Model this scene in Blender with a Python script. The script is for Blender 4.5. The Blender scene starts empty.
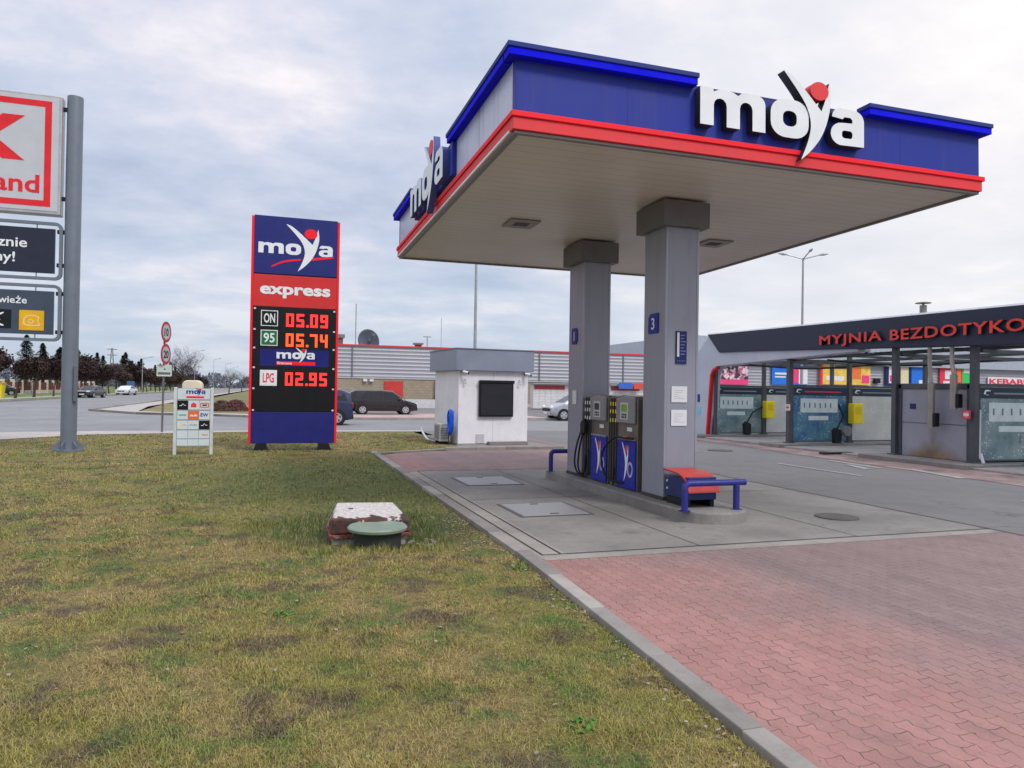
import bpy, bmesh, math, random
import numpy as np
from mathutils import Vector, Matrix
random.seed(7); np.random.seed(7)
R = math.radians
sc = bpy.context.scene
COL = sc.collection

# ------------------------------------------------------------------ materials
MATS = {}
def nd(nt, typ, **kw):
    n = nt.nodes.new(typ)
    for k, v in kw.items(): setattr(n, k, v)
    return n
def lk(nt, a, b): nt.links.new(a, b)
def newmat(name):
    m = bpy.data.materials.new(name); m.use_nodes = True
    nt = m.node_tree; b = nt.nodes['Principled BSDF']
    MATS[name] = m
    return m, nt, b
def ramp(nt, fac, stops):
    r = nd(nt, 'ShaderNodeValToRGB')
    while len(r.color_ramp.elements) < len(stops): r.color_ramp.elements.new(0.5)
    for e, (p, c) in zip(r.color_ramp.elements, stops):
        e.position = p; e.color = (c[0], c[1], c[2], 1) if isinstance(c, (tuple, list)) else (c, c, c, 1)
    lk(nt, fac, r.inputs[0]); return r.outputs[0]
def noise(nt, vec, scale, detail=4, rough=.55, out=0):
    n = nd(nt, 'ShaderNodeTexNoise'); n.inputs['Scale'].default_value = scale
    n.inputs['Detail'].default_value = detail; n.inputs['Roughness'].default_value = rough
    if vec is not None: lk(nt, vec, n.inputs['Vector'])
    return n.outputs[out]
def mix(nt, fac, a, b, bt='MIX'):
    n = nd(nt, 'ShaderNodeMix', data_type='RGBA', blend_type=bt)
    for v, i in ((fac, 0), (a, 6), (b, 7)):
        if hasattr(v, 'is_linked'): lk(nt, v, n.inputs[i])
        elif i == 0: n.inputs[0].default_value = v
        else: n.inputs[i].default_value = (v[0], v[1], v[2], 1)
    return n.outputs[2]
def mth(nt, op, a, b=None, c=None, clamp=False):
    n = nd(nt, 'ShaderNodeMath', operation=op); n.use_clamp = clamp
    for i, v in enumerate((a, b, c)):
        if v is None: continue
        if hasattr(v, 'is_linked'): lk(nt, v, n.inputs[i])
        else: n.inputs[i].default_value = v
    return n.outputs[0]
def mapr(nt, v, a, b, c=0, d=1):
    n = nd(nt, 'ShaderNodeMapRange'); lk(nt, v, n.inputs[0])
    for i, q in enumerate((a, b, c, d)): n.inputs[i+1].default_value = q
    return n.outputs[0]
def bump(nt, b, h, strength=.3, dist=.01):
    n = nd(nt, 'ShaderNodeBump'); n.inputs['Strength'].default_value = strength; n.inputs['Distance'].default_value = dist
    lk(nt, h, n.inputs['Height']); lk(nt, n.outputs[0], b.inputs['Normal'])
def pos(nt): return nd(nt, 'ShaderNodeNewGeometry').outputs['Position']

def M(name, c=(.5,.5,.5), rough=.5, metal=0, var=.12, scale=3, dirt=None, coat=0, emis=None, es=1, alpha=None, trans=0):
    """general painted / plain surface with grime variation"""
    if name in MATS: return MATS[name]
    m, nt, b = newmat(name)
    tc = nd(nt, 'ShaderNodeTexCoord').outputs['Object']
    n1 = noise(nt, tc, scale, 6, .6)
    f = mapr(nt, n1, .3, .7)
    lo = tuple(x*(1-var) for x in c); hi = tuple(min(1, x*(1+var)) for x in c)
    colr = mix(nt, f, lo, hi)
    if dirt:
        n2 = noise(nt, tc, scale*2.7, 8, .7)
        colr = mix(nt, mapr(nt, n2, .5, .8, 0, dirt[1]), colr, dirt[0])
    lk(nt, colr, b.inputs['Base Color'])
    lk(nt, mapr(nt, n1, .3, .7, max(0, rough-.08), min(1, rough+.08)), b.inputs['Roughness'])
    b.inputs['Metallic'].default_value = metal
    b.inputs['Coat Weight'].default_value = coat
    if metal == 0 and not coat: b.inputs['Specular IOR Level'].default_value = .3
    if trans: b.inputs['Transmission Weight'].default_value = trans
    if alpha is not None: b.inputs['Alpha'].default_value = alpha
    if emis:
        b.inputs['Emission Color'].default_value = (*emis, 1); b.inputs['Emission Strength'].default_value = es
    return m

# ------------------------------------------------------------------ mesh helpers
class MB:
    def __init__(s): s.v = []; s.f = []; s.m = []; s.cur = 0; s.pieces = []
    def add(s, vs, fs, mi=None):
        vs = list(vs); s.pieces.append((vs, fs))
        o = len(s.v); s.v += [tuple(v) for v in vs]
        for f in fs: s.f.append(tuple(i+o for i in f)); s.m.append(s.cur if mi is None else mi)
        return s
    def box(s, a, b, mi=None):
        (x0,y0,z0),(x1,y1,z1) = a, b
        x0,x1 = sorted((x0,x1)); y0,y1 = sorted((y0,y1)); z0,z1 = sorted((z0,z1))
        vs = [(x0,y0,z0),(x1,y0,z0),(x1,y1,z0),(x0,y1,z0),(x0,y0,z1),(x1,y0,z1),(x1,y1,z1),(x0,y1,z1)]
        return s.add(vs, [(0,3,2,1),(4,5,6,7),(0,1,5,4),(1,2,6,5),(2,3,7,6),(3,0,4,7)], mi)
    def prism(s, pts, axis, a, b, mi=None):
        """extrude 2-D polygon along axis between a and b"""
        def P(p, t):
            if axis == 'z': return (p[0], p[1], t)
            if axis == 'x': return (t, p[0], p[1])
            return (p[0], t, p[1])
        n = len(pts)
        vs = [P(p, a) for p in pts] + [P(p, b) for p in pts]
        fs = [tuple(range(n))[::-1], tuple(range(n, 2*n))] + [(i, (i+1) % n, n+(i+1) % n, n+i) for i in range(n)]
        return s.add(vs, fs, mi)
    def tube(s, pts, r, n=8, mi=None, cap=True):
        pts = [Vector(p) for p in pts]
        rs = r if isinstance(r, (list, tuple)) else [r]*len(pts)
        t0 = (pts[1]-pts[0]).normalized()
        up = Vector((0,0,1)) if abs(t0.z) < .9 else Vector((1,0,0))
        side = t0.cross(up).normalized(); vs = []
        for i, p in enumerate(pts):
            if i == 0: t = t0
            elif i == len(pts)-1: t = (pts[i]-pts[i-1]).normalized()
            else: t = ((pts[i+1]-pts[i]).normalized() + (pts[i]-pts[i-1]).normalized()).normalized()
            side = (side - t*side.dot(t)).normalized(); w = t.cross(side)
            for k in range(n):
                a = 2*math.pi*k/n; vs.append(p + (side*math.cos(a)+w*math.sin(a))*rs[i])
        fs = []
        for i in range(len(pts)-1):
            for k in range(n):
                fs.append((i*n+k, i*n+(k+1) % n, (i+1)*n+(k+1) % n, (i+1)*n+k))
        if cap: fs += [tuple(range(n))[::-1], tuple(range((len(pts)-1)*n, len(pts)*n))]
        return s.add(vs, fs, mi)
    def lathe(s, prof, c=(0,0,0), n=32, mi=None, axis='z'):
        vs = []
        for r, z in prof:
            for k in range(n):
                a = 2*math.pi*k/n; x, y = r*math.cos(a), r*math.sin(a)
                p = (x, y, z) if axis == 'z' else ((x, z, y) if axis == 'y' else (z, x, y))
                vs.append((p[0]+c[0], p[1]+c[1], p[2]+c[2]))
        fs = []
        for i in range(len(prof)-1):
            for k in range(n): fs.append((i*n+k, i*n+(k+1) % n, (i+1)*n+(k+1) % n, (i+1)*n+k))
        fs += [tuple(range(n))[::-1], tuple(range((len(prof)-1)*n, len(prof)*n))]
        return s.add(vs, fs, mi)
    def xf(s, mat):
        s.v = [tuple(mat @ Vector(v)) for v in s.v]; return s
    def build_each(s, name, mats, parent=None, **kw):
        return [MB().add(vs, fs).build(name, mats, parent, **kw) for vs, fs in s.pieces]
    def build(s, name, mats, parent=None, loc=(0,0,0), rz=0, bevel=0, smooth=False, seg=2):
        me = bpy.data.meshes.new(name); me.from_pydata(s.v, [], s.f)
        if not isinstance(mats, (list, tuple)): mats = [mats]
        for m in mats: me.materials.append(m)
        me.polygons.foreach_set('material_index', s.m)
        bm = bmesh.new(); bm.from_mesh(me); bmesh.ops.recalc_face_normals(bm, faces=bm.faces); bm.to_mesh(me); bm.free()
        if smooth:
            me.polygons.foreach_set('use_smooth', [True]*len(me.polygons))
            try: me.set_sharp_from_angle(angle=R(40))
            except Exception: pass
        me.update()
        o = bpy.data.objects.new(name, me); COL.objects.link(o)
        o.location = loc; o.rotation_euler = (0, 0, rz)
        if parent is not None: o.parent = parent
        if bevel:
            bv = o.modifiers.new('bevel', 'BEVEL'); bv.width = bevel; bv.segments = seg; bv.limit_method = 'ANGLE'; bv.angle_limit = R(35)
        return o

def tag(o, label=None, cat=None, group=None, kind=None):
    if label: o['label'] = label
    if cat: o['category'] = cat
    if group: o['group'] = group
    if kind: o['kind'] = kind
    return o
def thing(name, label, cat, loc=(0,0,0), rz=0, group=None):
    o = bpy.data.objects.new(name, None); COL.objects.link(o); o.empty_display_size = .2
    o.location = loc; o.rotation_euler = (0,0,rz)
    return tag(o, label, cat, group)
def children(o): return [c for c in COL.objects if c.parent == o]
def copy_tree(o, parent=None):
    c = o.copy(); COL.objects.link(c)
    if parent is not None: c.parent = parent
    for ch in children(o): copy_tree(ch, c)
    return c
def dup(o, loc, rz=0, label=None, group=None, scale=None):
    c = copy_tree(o); c.location = loc; c.rotation_euler = (0,0,rz)
    if label: c['label'] = label
    if group: c['group'] = group
    if scale: c.scale = (scale,)*3 if isinstance(scale, (int, float)) else scale
    return c

def curve_mesh(curve_data, name):
    tmp = bpy.data.objects.new('tmp', curve_data); COL.objects.link(tmp)
    bpy.context.view_layer.update()
    dg = bpy.context.evaluated_depsgraph_get()
    me = bpy.data.meshes.new_from_object(tmp.evaluated_get(dg)); me.name = name
    COL.objects.unlink(tmp); bpy.data.objects.remove(tmp)
    return me
ROT = {'-y': (R(90),0,0), '-x': (R(90),0,R(-90)), 'x': (R(90),0,R(90)), 'y': (R(90),0,R(180)), 'z': (0,0,0)}
def finish_flat(me, name, mats, parent, loc, face, depth):
    me.materials.clear()
    if not isinstance(mats, (list, tuple)): mats = [mats]
    for m in mats: me.materials.append(m)
    if len(mats) > 1:
        for p in me.polygons: p.material_index = 0 if p.normal.z > .7 else 1
    else:
        for p in me.polygons: p.material_index = 0
    o = bpy.data.objects.new(name, me); COL.objects.link(o)
    if parent is not None: o.parent = parent
    o.location = loc; o.rotation_euler = ROT[face] if isinstance(face, str) else face
    return o
def text(s, mats, parent, loc, face='-y', h=.2, w=None, depth=.004, bold=.0, align='LEFT', name='lettering', space=1.0):
    """loc = lower left of the first letter (or centre when align CENTER)"""
    cu = bpy.data.curves.new('t', 'FONT'); cu.body = s; cu.size = 1; cu.offset = bold; cu.extrude = .5; cu.space_character = space
    cu.resolution_u = 3
    me = curve_mesh(cu, name)
    xs = [v.co.x for v in me.vertices]; ys = [v.co.y for v in me.vertices]
    x0, x1 = min(xs), max(xs)
    sy = h/.73; sx = sy if w is None else w/(x1-x0)
    off = x0 if align == 'LEFT' else (x0+x1)/2
    for v in me.vertices:
        v.co = ((v.co.x-off)*sx, v.co.y*sy, (v.co.z+.5)*depth)
    return finish_flat(me, name, mats, parent, loc, face, depth)
def shape(splines, mats, parent, loc, face, su, sv, depth, name, z0=0):
    cu = bpy.data.curves.new('s', 'CURVE'); cu.dimensions = '2D'; cu.fill_mode = 'BOTH'; cu.extrude = .5
    for pts in splines:
        sp = cu.splines.new('POLY'); sp.points.add(len(pts)-1)
        for q, (x, y) in zip(sp.points, pts): q.co = (x, y, 0, 1)
        sp.use_cyclic_u = True
    me = curve_mesh(cu, name)
    for v in me.vertices: v.co = (v.co.x*su, v.co.y*sv, (v.co.z+.5)*depth+z0)
    return finish_flat(me, name, mats, parent, loc, face, depth)
def arc(cx, cy, r, a0, a1, n=7, ry=None):
    ry = ry or r
    return [(cx+r*math.cos(R(a0+(a1-a0)*i/n)), cy+ry*math.sin(R(a0+(a1-a0)*i/n))) for i in range(n+1)]
def rrect(x0, y0, x1, y1, r, n=6):
    return arc(x0+r,y0+r,r,180,270,n)+arc(x1-r,y0+r,r,270,360,n)+arc(x1-r,y1-r,r,0,90,n)+arc(x0+r,y1-r,r,90,180,n)
def catmull(pts, n=6):
    out = []
    P = [pts[0]]+list(pts)+[pts[-1]]
    for i in range(1, len(P)-2):
        p0,p1,p2,p3 = [np.array(p, float) for p in P[i-1:i+3]]
        for k in range(n):
            t = k/n
            out.append(tuple(.5*((2*p1)+(-p0+p2)*t+(2*p0-5*p1+4*p2-p3)*t*t+(-p0+3*p1-3*p2+p3)*t**3)))
    out.append(tuple(pts[-1])); return out

FIG = (catmull([(-.5,1.89),(-.08,1.34),(.18,.9),(.285,.44),(.21,-.04),(0,-.63)])
       + catmull([(0,-.63),(.3,-.32),(.59,.11),(.78,.62),(.876,1.2),(.83,1.74)])[1:]
       + catmull([(.83,1.74),(.73,1.28),(.60,.87)])[1:] + catmull([(.60,.87),(.35,1.16),(.09,1.45),(-.27,1.80),(-.5,1.89)])[1:-1])
def letter_m(x):
    s, c, W = .36, .35, 1.78
    pts = [(0,0),(0,1.05),(.34,1.05),(.36,.95)]+arc(.62,.80,.25,120,70,4)+[(.9,1.0),(1.02,.93)]+arc(1.25,.77,.28,115,85,3)+arc(1.5,.77,.28,80,0,6)+[(W,0)]
    pts += [(W-s,0)]+arc(W-s-c/2,.58,c/2,0,180,6,.2)+[(s+c+s,0),(s+c,0)]+arc(s+c/2,.58,c/2,0,180,6,.2)+[(s,0)]
    return [[(px+x, py) for px, py in pts]]
def letter_o(x):
    return [[(a+x,b) for a,b in rrect(0,-.03,1.1,1.08,.42)], [(a+x,b) for a,b in rrect(.35,.3,.75,.75,.17)]]
def letter_a(x):
    o = [(.3,-.02),(1.02,-.0)]+arc(.70,.75,.32,0,90,6)+[(.32,1.07)]+arc(.34,.8,.30,100,180,5)+[(.36,.76),(.42,.83),(.6,.83),(.66,.77),(.66,.67),(.34,.65)]+arc(.34,.31,.34,90,180,5)+arc(.32,.3,.32,185,260,5)
    return [[(a+x,b) for a,b in o], [(a+x,b) for a,b in rrect(.34,.2,.66,.43,.08)]]
def logo(parent, loc, face, su, sv, depth, letter, red, swoosh=False, xs=(-2.79,-.86,.90), fig=None):
    """four-letter fuel brand mark: m o (leaping figure) a, red head"""
    e = depth; fu, fv, fx, fz = fig or (su, sv, 0, 0)
    for f_, x in zip((letter_m, letter_o, letter_a), xs): shape(f_(x), letter, parent, loc, face, su, sv, e, 'brand_letter')
    F2 = [(x*fu+fx, y*fv+fz) for x, y in FIG]
    shape([F2], letter, parent, loc, face, 1, 1, e+.012 if depth > .02 else e+.002, 'brand_figure')
    shape([[(x*fu+fx, y*fv+fz) for x, y in arc(.53,1.45,.27,0,345,22)]], red, parent, loc, face, 1, 1, e+.02 if depth > .02 else e+.004, 'brand_dot')
    if swoosh:
        for pts in (catmull([(-.60,-.36),(-.3,-.22),(.12,-.14)])+catmull([(.12,-.10),(-.3,-.17),(-.60,-.32)]), [(.40,-.06),(.93,.02),(.94,-.03),(.38,-.13)]):
            shape([pts], red, parent, loc, face, 1, 1, e, 'brand_swoosh')

# ------------------------------------------------------------------ common materials
white_l = M('letter_white', (.78,.82,.84), .4, var=.05)
dark_side = M('letter_return', (.03,.035,.05), .5)
red_pl = M('red_plastic', (.76,.045,.055), .55, var=.06)
red_hi = M('red_lip', (.92,.012,.025), .6, var=.04)
navy = M('navy_panel', (.014,.032,.30), .55, var=.05, scale=.8)
navy_dk = M('navy_dark', (.018,.026,.13), .45, var=.1)
blue_hi = M('blue_strip', (.001,.002,.80), .9, var=.03)
lav_glare = M('glare_pale_panel', (.52,.55,.72), .3, var=.04, scale=.6)  # glare on the blue left fascia, put into its base colour
black = M('black_plastic', (.012,.012,.015), .5)
black_pan = M('black_panel', (.008,.008,.010), .35, var=.2)
rubber = M('rubber', (.02,.02,.022), .8)
steel = M('steel', (.38,.39,.41), .4, .6)
galv = M('galvanised', (.30,.33,.37), .5, .35, var=.12, scale=8)
white_p = M('white_paint', (.78,.78,.78), .5, var=.05)
grey_clad = M('grey_cladding', (.31,.32,.385), .42, .2, var=.05, scale=1.2)
grey_dk = M('dark_cladding', (.15,.143,.15), .55, .1, var=.1)
glass_dk = M('tinted_glass', (.02,.025,.03), .08, var=.1)
chrome = M('chrome', (.6,.6,.6), .2, 1)
yellow = M('yellow_box_paint', (.92,.72,.02), .5, var=.06)
paper = M('paper', (.72,.74,.76), .7, var=.04)

def streaks(m, amt=.35, col=(.10,.09,.085), sc_=(5,5,.45)):
    nt = m.node_tree; b = nt.nodes['Principled BSDF']; src = b.inputs['Base Color'].links[0].from_socket
    tc = nd(nt, 'ShaderNodeTexCoord').outputs['Object']
    mp = nd(nt, 'ShaderNodeMapping'); mp.inputs['Scale'].default_value = sc_; lk(nt, tc, mp.inputs[0])
    n = noise(nt, mp.outputs[0], 1.6, 6, .6); n2 = noise(nt, tc, .7, 4, .6)
    f = mth(nt, 'MULTIPLY', mapr(nt, n, .5, .78, 0, amt), mapr(nt, n2, .35, .6))
    lk(nt, mix(nt, f, src, col), b.inputs['Base Color'])
for m_, a_ in ((navy,.3),(lav_glare,.4),(red_pl,.3),(grey_clad,.3),(white_p,.3),(grey_dk,.3)): streaks(m_, a_)
# asphalt ---------------------------------------------------------------
def asphalt(name, base, tint):
    m, nt, b = newmat(name); p = pos(nt)
    big = noise(nt, p, .22, 5, .6); mid = noise(nt, p, 2.2, 6, .65); fine = noise(nt, p, 140, 3, .7)
    sc_ = nd(nt, 'ShaderNodeMapping'); sc_.inputs['Scale'].default_value = (1.2, .12, 1); lk(nt, p, sc_.inputs[0])
    streak = noise(nt, sc_.outputs[0], 1.5, 5, .6)
    c = mix(nt, mapr(nt, big, .35, .65), tuple(base*t*.82 for t in tint), tuple(base*t*1.14 for t in tint))
    c = mix(nt, mapr(nt, mid, .45, .75, 0, .28), c, tuple(base*.7*t for t in tint))
    c = mix(nt, mapr(nt, streak, .5, .75, 0, .35), c, (base*.62, base*.62, base*.66))
    c = mix(nt, mapr(nt, fine, .35, .65, 0, .4), c, (base*1.5, base*1.5, base*1.48))
    vor = nd(nt, 'ShaderNodeTexVoronoi', feature='DISTANCE_TO_EDGE'); vor.inputs['Scale'].default_value = .23
    w = nd(nt, 'ShaderNodeVectorMath', operation='ADD'); lk(nt, p, w.inputs[0])
    nz = noise(nt, p, 1.3, 5, .6, 1); lk(nt, nz, w.inputs[1]); lk(nt, w.outputs[0], vor.inputs['Vector'])
    crack = mapr(nt, vor.outputs[0], .0, .006, 1, 0)
    crack = mth(nt, 'MULTIPLY', crack, mapr(nt, big, .5, .6, 0, .8))
    c = mix(nt, crack, c, (base*.3,)*3)
    lk(nt, c, b.inputs['Base Color']); lk(nt, mapr(nt, mid, .3, .7, .72, .92), b.inputs['Roughness'])
    bump(nt, b, fine, .35, .006); return m
asph = asphalt('asphalt', .14, (1.02,.98,.97))
asph_far = asphalt('asphalt_main_road', .20, (.97,.99,1.05))
pav_lt = M('pale_paving', (.40,.37,.35), .85, var=.15, scale=1.5, dirt=((.2,.18,.16),.5))

def concrete(name, base, tint=(1,.975,.94), joint=None):
    m, nt, b = newmat(name); p = pos(nt)
    big = noise(nt, p, .6, 6, .65); mid = noise(nt, p, 5, 7, .7); fine = noise(nt, p, 90, 3, .7)
    c = mix(nt, mapr(nt, big, .35, .65), tuple(base*.68*t for t in tint), tuple(base*1.15*t for t in tint))
    c = mix(nt, mapr(nt, mid, .5, .72, 0, .5), c, (base*.5, base*.48, base*.46))
    spot = noise(nt, p, 1.6, 3, .5)
    c = mix(nt, mapr(nt, spot, .66, .72, 0, .55), c, (base*.38, base*.36, base*.36))
    if name == 'concrete_slab':
        for cx, cy, rr_ in ((4.5,10.9,1.3),(4.4,9.0,.9),(6.9,9.6,1.4),(3.9,13.4,1.2),(7.3,7.9,.5),(5.6,7.3,.5)):
            dd = nd(nt, 'ShaderNodeVectorMath', operation='DISTANCE'); dd.inputs[1].default_value = (cx,cy,0); lk(nt, p, dd.inputs[0])
            st_ = mapr(nt, mth(nt, 'ADD', dd.outputs['Value'], mth(nt, 'MULTIPLY', mid, rr_*1.4)), rr_*1.0, rr_*1.75, .5, 0)
            c = mix(nt, st_, c, (.085,.078,.072))
    c = mix(nt, mapr(nt, fine, .35, .7, 0, .25), c, (base*1.3,)*3)
    lk(nt, c, b.inputs['Base Color']); lk(nt, mapr(nt, mid, .3, .7, .65, .9), b.inputs['Roughness'])
    bump(nt, b, mth(nt, 'ADD', fine, mid), .25, .005); return m
conc = concrete('concrete_slab', .225, (1,.94,.87))
kerb_m = concrete('concrete_kerb', .29, (1,.95,.88))
_nt = kerb_m.node_tree; _b = _nt.nodes['Principled BSDF']; _l = _b.inputs['Base Color'].links[0].from_socket
_g = nd(_nt, 'ShaderNodeNewGeometry'); lk(_nt, mix(_nt, 1, _l, ramp(_nt, _g.outputs['Random Per Island'], [(0,(.62,.60,.57)),(.5,(.95,.93,.9)),(1,(1.2,1.17,1.12))]), 'MULTIPLY'), _b.inputs['Base Color'])
isl_m = concrete('concrete_island', .22, (1,.94,.87))

def pavers(name):
    m, nt, b = newmat(name); p = pos(nt)
    s = nd(nt, 'ShaderNodeSeparateXYZ'); lk(nt, p, s.inputs[0]); X, Y = s.outputs[0], s.outputs[1]
    # interlocking zig-zag edges
    def tri(v, period, amp): return mth(nt, 'MULTIPLY', mth(nt, 'SUBTRACT', mth(nt, 'PINGPONG', v, period/2), period/4), 4*amp/period)
    Yb = mth(nt, 'ADD', Y, tri(X, .10, .004)); Xb = mth(nt, 'ADD', X, tri(Y, .10, .011))
    cb = nd(nt, 'ShaderNodeCombineXYZ'); lk(nt, Yb, cb.inputs[0]); lk(nt, Xb, cb.inputs[1])
    br = nd(nt, 'ShaderNodeTexBrick'); lk(nt, cb.outputs[0], br.inputs['Vector'])
    br.inputs['Scale'].default_value = 1; br.inputs['Brick Width'].default_value = .2; br.inputs['Row Height'].default_value = .10
    br.inputs['Mortar Size'].default_value = .0036; br.inputs['Mortar Smooth'].default_value = .3; br.offset = .5
    br.inputs['Color1'].default_value = (1,1,1,1); br.inputs['Color2'].default_value = (.55,.53,.53,1); br.inputs['Mortar'].default_value = (0,0,0,1)
    br.inputs['Bias'].default_value = -.2
    big = noise(nt, p, .30, 5, .6); mid = noise(nt, p, 1.8, 6, .65); fine = noise(nt, p, 120, 3, .7)
    # red pigment worn to grey in the driven strip (X about 5..8), redder along the kerb
    wear = mth(nt, 'ADD', mapr(nt, X, 2.9, 5.2, -.24, .26), mapr(nt, Y, 1.8, 4.6, -.26, .14))
    worn = mapr(nt, mth(nt, 'ADD', big, wear), .30, .68)
    red = mix(nt, mapr(nt, mid, .3, .7), (.30,.135,.12), (.38,.195,.17))
    gry = mix(nt, mapr(nt, mid, .3, .7), (.18,.135,.13), (.27,.195,.185))
    c = mix(nt, worn, red, gry)
    per = mix(nt, .45, (1,1,1), br.outputs['Color'])
    c = mix(nt, .75, c, per, 'MULTIPLY')
    joint = mth(nt, 'MULTIPLY', br.outputs['Fac'], mapr(nt, noise(nt, p, 3.1, 4, .6), .44, .60, .06, 1.0))
    c = mix(nt, joint, c, (.03,.022,.02))
    c = mix(nt, mapr(nt, fine, .4, .7, 0, .3), c, (.46,.30,.27))
    c = mix(nt, mapr(nt, noise(nt, p, .9, 7, .75), .52, .75, 0, .6), c, (.15,.10,.10))
    c = mix(nt, mapr(nt, noise(nt, p, 5.5, 6, .75), .50, .72, 0, .45), c, (.17,.11,.10))
    tm = nd(nt, 'ShaderNodeMapping'); tm.inputs['Scale'].default_value = (1.6,.10,1); tm.inputs['Rotation'].default_value = (0,0,R(6)); lk(nt, p, tm.inputs[0])
    c = mix(nt, mapr(nt, noise(nt, tm.outputs[0], 1.2, 4, .6), .52, .68, 0, .35), c, (.12,.09,.09))
    c = mix(nt, mapr(nt, noise(nt, p, 14, 2, .5), .70, .74, 0, .6), c, (.08,.055,.05))
    lk(nt, c, b.inputs['Base Color']); b.inputs['Roughness'].default_value = .8
    h = mth(nt, 'SUBTRACT', mth(nt, 'MULTIPLY', fine, .25), br.outputs['Fac'])
    bump(nt, b, h, .5, .006); return m
pav = pavers('red_interlocking_pavers')

def grass_colour(nt, p):
    a = noise(nt, p, .7, 6, .68); c2 = noise(nt, p, 2.6, 5, .62); d = noise(nt, p, 7.5, 5, .65)
    straw = mix(nt, mapr(nt, d, .3, .7), (.38,.28,.08), (.58,.44,.15))
    olive = mix(nt, mapr(nt, d, .3, .7), (.24,.24,.025), (.40,.38,.055))
    green = mix(nt, mapr(nt, d, .3, .7), (.08,.18,.014), (.17,.30,.03))
    brown = (.12,.08,.055)
    c = mix(nt, mapr(nt, a, .42, .60), straw, olive)
    c = mix(nt, mapr(nt, mth(nt, 'ADD', mth(nt, 'MULTIPLY', c2, .6), mth(nt, 'MULTIPLY', noise(nt, p, 1.1, 4, .6), .4)), .50, .59, 0, .9), c, green)
    sp = nd(nt, 'ShaderNodeVectorMath', operation='ADD'); sp.inputs[1].default_value = (31,17,0); lk(nt, p, sp.inputs[0])
    e = noise(nt, sp.outputs[0], 1.7, 6, .7)
    c = mix(nt, mapr(nt, e, .53, .62, 0, .8), c, brown)
    # damp, greener ring in the hollow round the chamber
    dv = nd(nt, 'ShaderNodeVectorMath', operation='DISTANCE'); dv.inputs[1].default_value = (1.25, 8.9, 0); lk(nt, p, dv.inputs[0])
    ring = mapr(nt, mth(nt, 'ADD', dv.outputs['Value'], mth(nt, 'MULTIPLY', c2, 1.6)), 1.5, 2.5, .9, 0)
    c = mix(nt, ring, c, mix(nt, mapr(nt, d, .3, .7), (.025,.085,.008), (.07,.17,.018)))
    dv2 = nd(nt, 'ShaderNodeVectorMath', operation='DISTANCE'); dv2.inputs[1].default_value = (1.9, 13.5, 0); lk(nt, p, dv2.inputs[0])
    r2 = mapr(nt, mth(nt, 'ADD', dv2.outputs['Value'], mth(nt, 'MULTIPLY', a, 6)), 5.2, 7.6, .75, 0)
    c = mix(nt, r2, c, mix(nt, mapr(nt, d, .3, .7), (.06,.14,.012), (.17,.27,.03)))
    # coarse tonal break-up, clump by clump
    g_ = noise(nt, p, 16, 4, .65)
    c = mix(nt, mapr(nt, g_, .34, .5, .55, 0), c, (.085,.07,.03))
    return c, e, d
def grass_ground():
    m, nt, b = newmat('lawn_soil'); p = pos(nt)
    c, e, d = grass_colour(nt, p)
    f = noise(nt, p, 45, 5, .7)
    c = mix(nt, mapr(nt, f, .3, .7, .85, .35), c, (.05,.038,.022))
    lk(nt, c, b.inputs['Base Color']); b.inputs['Roughness'].default_value = .95
    bump(nt, b, f, .8, .03); return m
def grass_blades():
    m, nt, b = newmat('grass_blade'); p = pos(nt)
    c, e, d = grass_colour(nt, p)
    at = nd(nt, 'ShaderNodeAttribute', attribute_name='tint').outputs['Fac']
    straw = mix(nt, at, (.30,.22,.08), (.70,.56,.28))
    c = mix(nt, mapr(nt, at, .55, 1, 0, .55), c, straw)
    c = mix(nt, mapr(nt, at, .0, .25, .65, 0), c, (.05,.10,.012))
    c = mix(nt, mapr(nt, at, .30, .50, 0, .75), c, mix(nt, .5, c, (.05,.035,.02)))
    lk(nt, c, b.inputs['Base Color']); b.inputs['Roughness'].default_value = .7
    return m
lawn_m = grass_ground(); blade_m = grass_blades()
m, nt, b = newmat('far_field'); p = pos(nt)
lk(nt, mix(nt, mapr(nt, noise(nt, p, .05, 6, .6), .35, .65), (.17,.14,.06), (.12,.13,.045)), b.inputs['Base Color']); b.inputs['Roughness'].default_value = .95
field_m = m

# ------------------------------------------------------------------ the setting
def sheet(name, polys, z, mat, kind='structure'):
    mb = MB()
    for pl in polys: mb.add([(x,y,z) for x,y in pl], [tuple(range(len(pl)))])
    o = mb.build(name, mat); tag(o, kind=kind); 
    return o
def rect(x0,y0,x1,y1): return [(x0,y0),(x1,y0),(x1,y1),(x0,y1)]
sheet('ground', [rect(-1500,-1500,1500,1500)], -.25, field_m)
sheet('main_road', [rect(-21,-60,-10.5,900)], .0, asph_far)
sheet('side_road', [[(-10.5,27),(-8.5,27.6),(-5,28.3),(60,28.3),(60,38),(2,38),(-2.5,42),(-7,44.5),(-10.5,50)]], .002, asph_far)
sheet('service_road', [rect(8.6,-14,14.3,28.3), rect(14.3,25.6,60,28.3), rect(5.6,25.6,8.6,28.3)], .0, asph)
sheet('parking_area', [rect(2,48,130,69.9), rect(16,38,130,48)], -.002, asph)
sheet('parking_paving', [rect(2,38.15,16,48)], .006, M('pale_red_paving', (.42,.30,.28), .85, var=.18, scale=.8))
sheet('pavement', [[(-8.9,19.5),(-8.0,23.2),(-5.5,26.2),(-1,27.5),(5.6,27.5),(5.6,28.3),(-5,28.3),(-8.5,27.6),(-10.5,27),(-10.5,19)],
                   [(-10.4,50.2),(-7,44.8),(-2.5,42.2),(2,38.15),(2,43),(-1.2,45.6),(-7.6,49.3),(-8.6,60),(-8.8,400),(-10.4,400)],
                   rect(-26.5,-40,-24,500)], .032, pav_lt)
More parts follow.
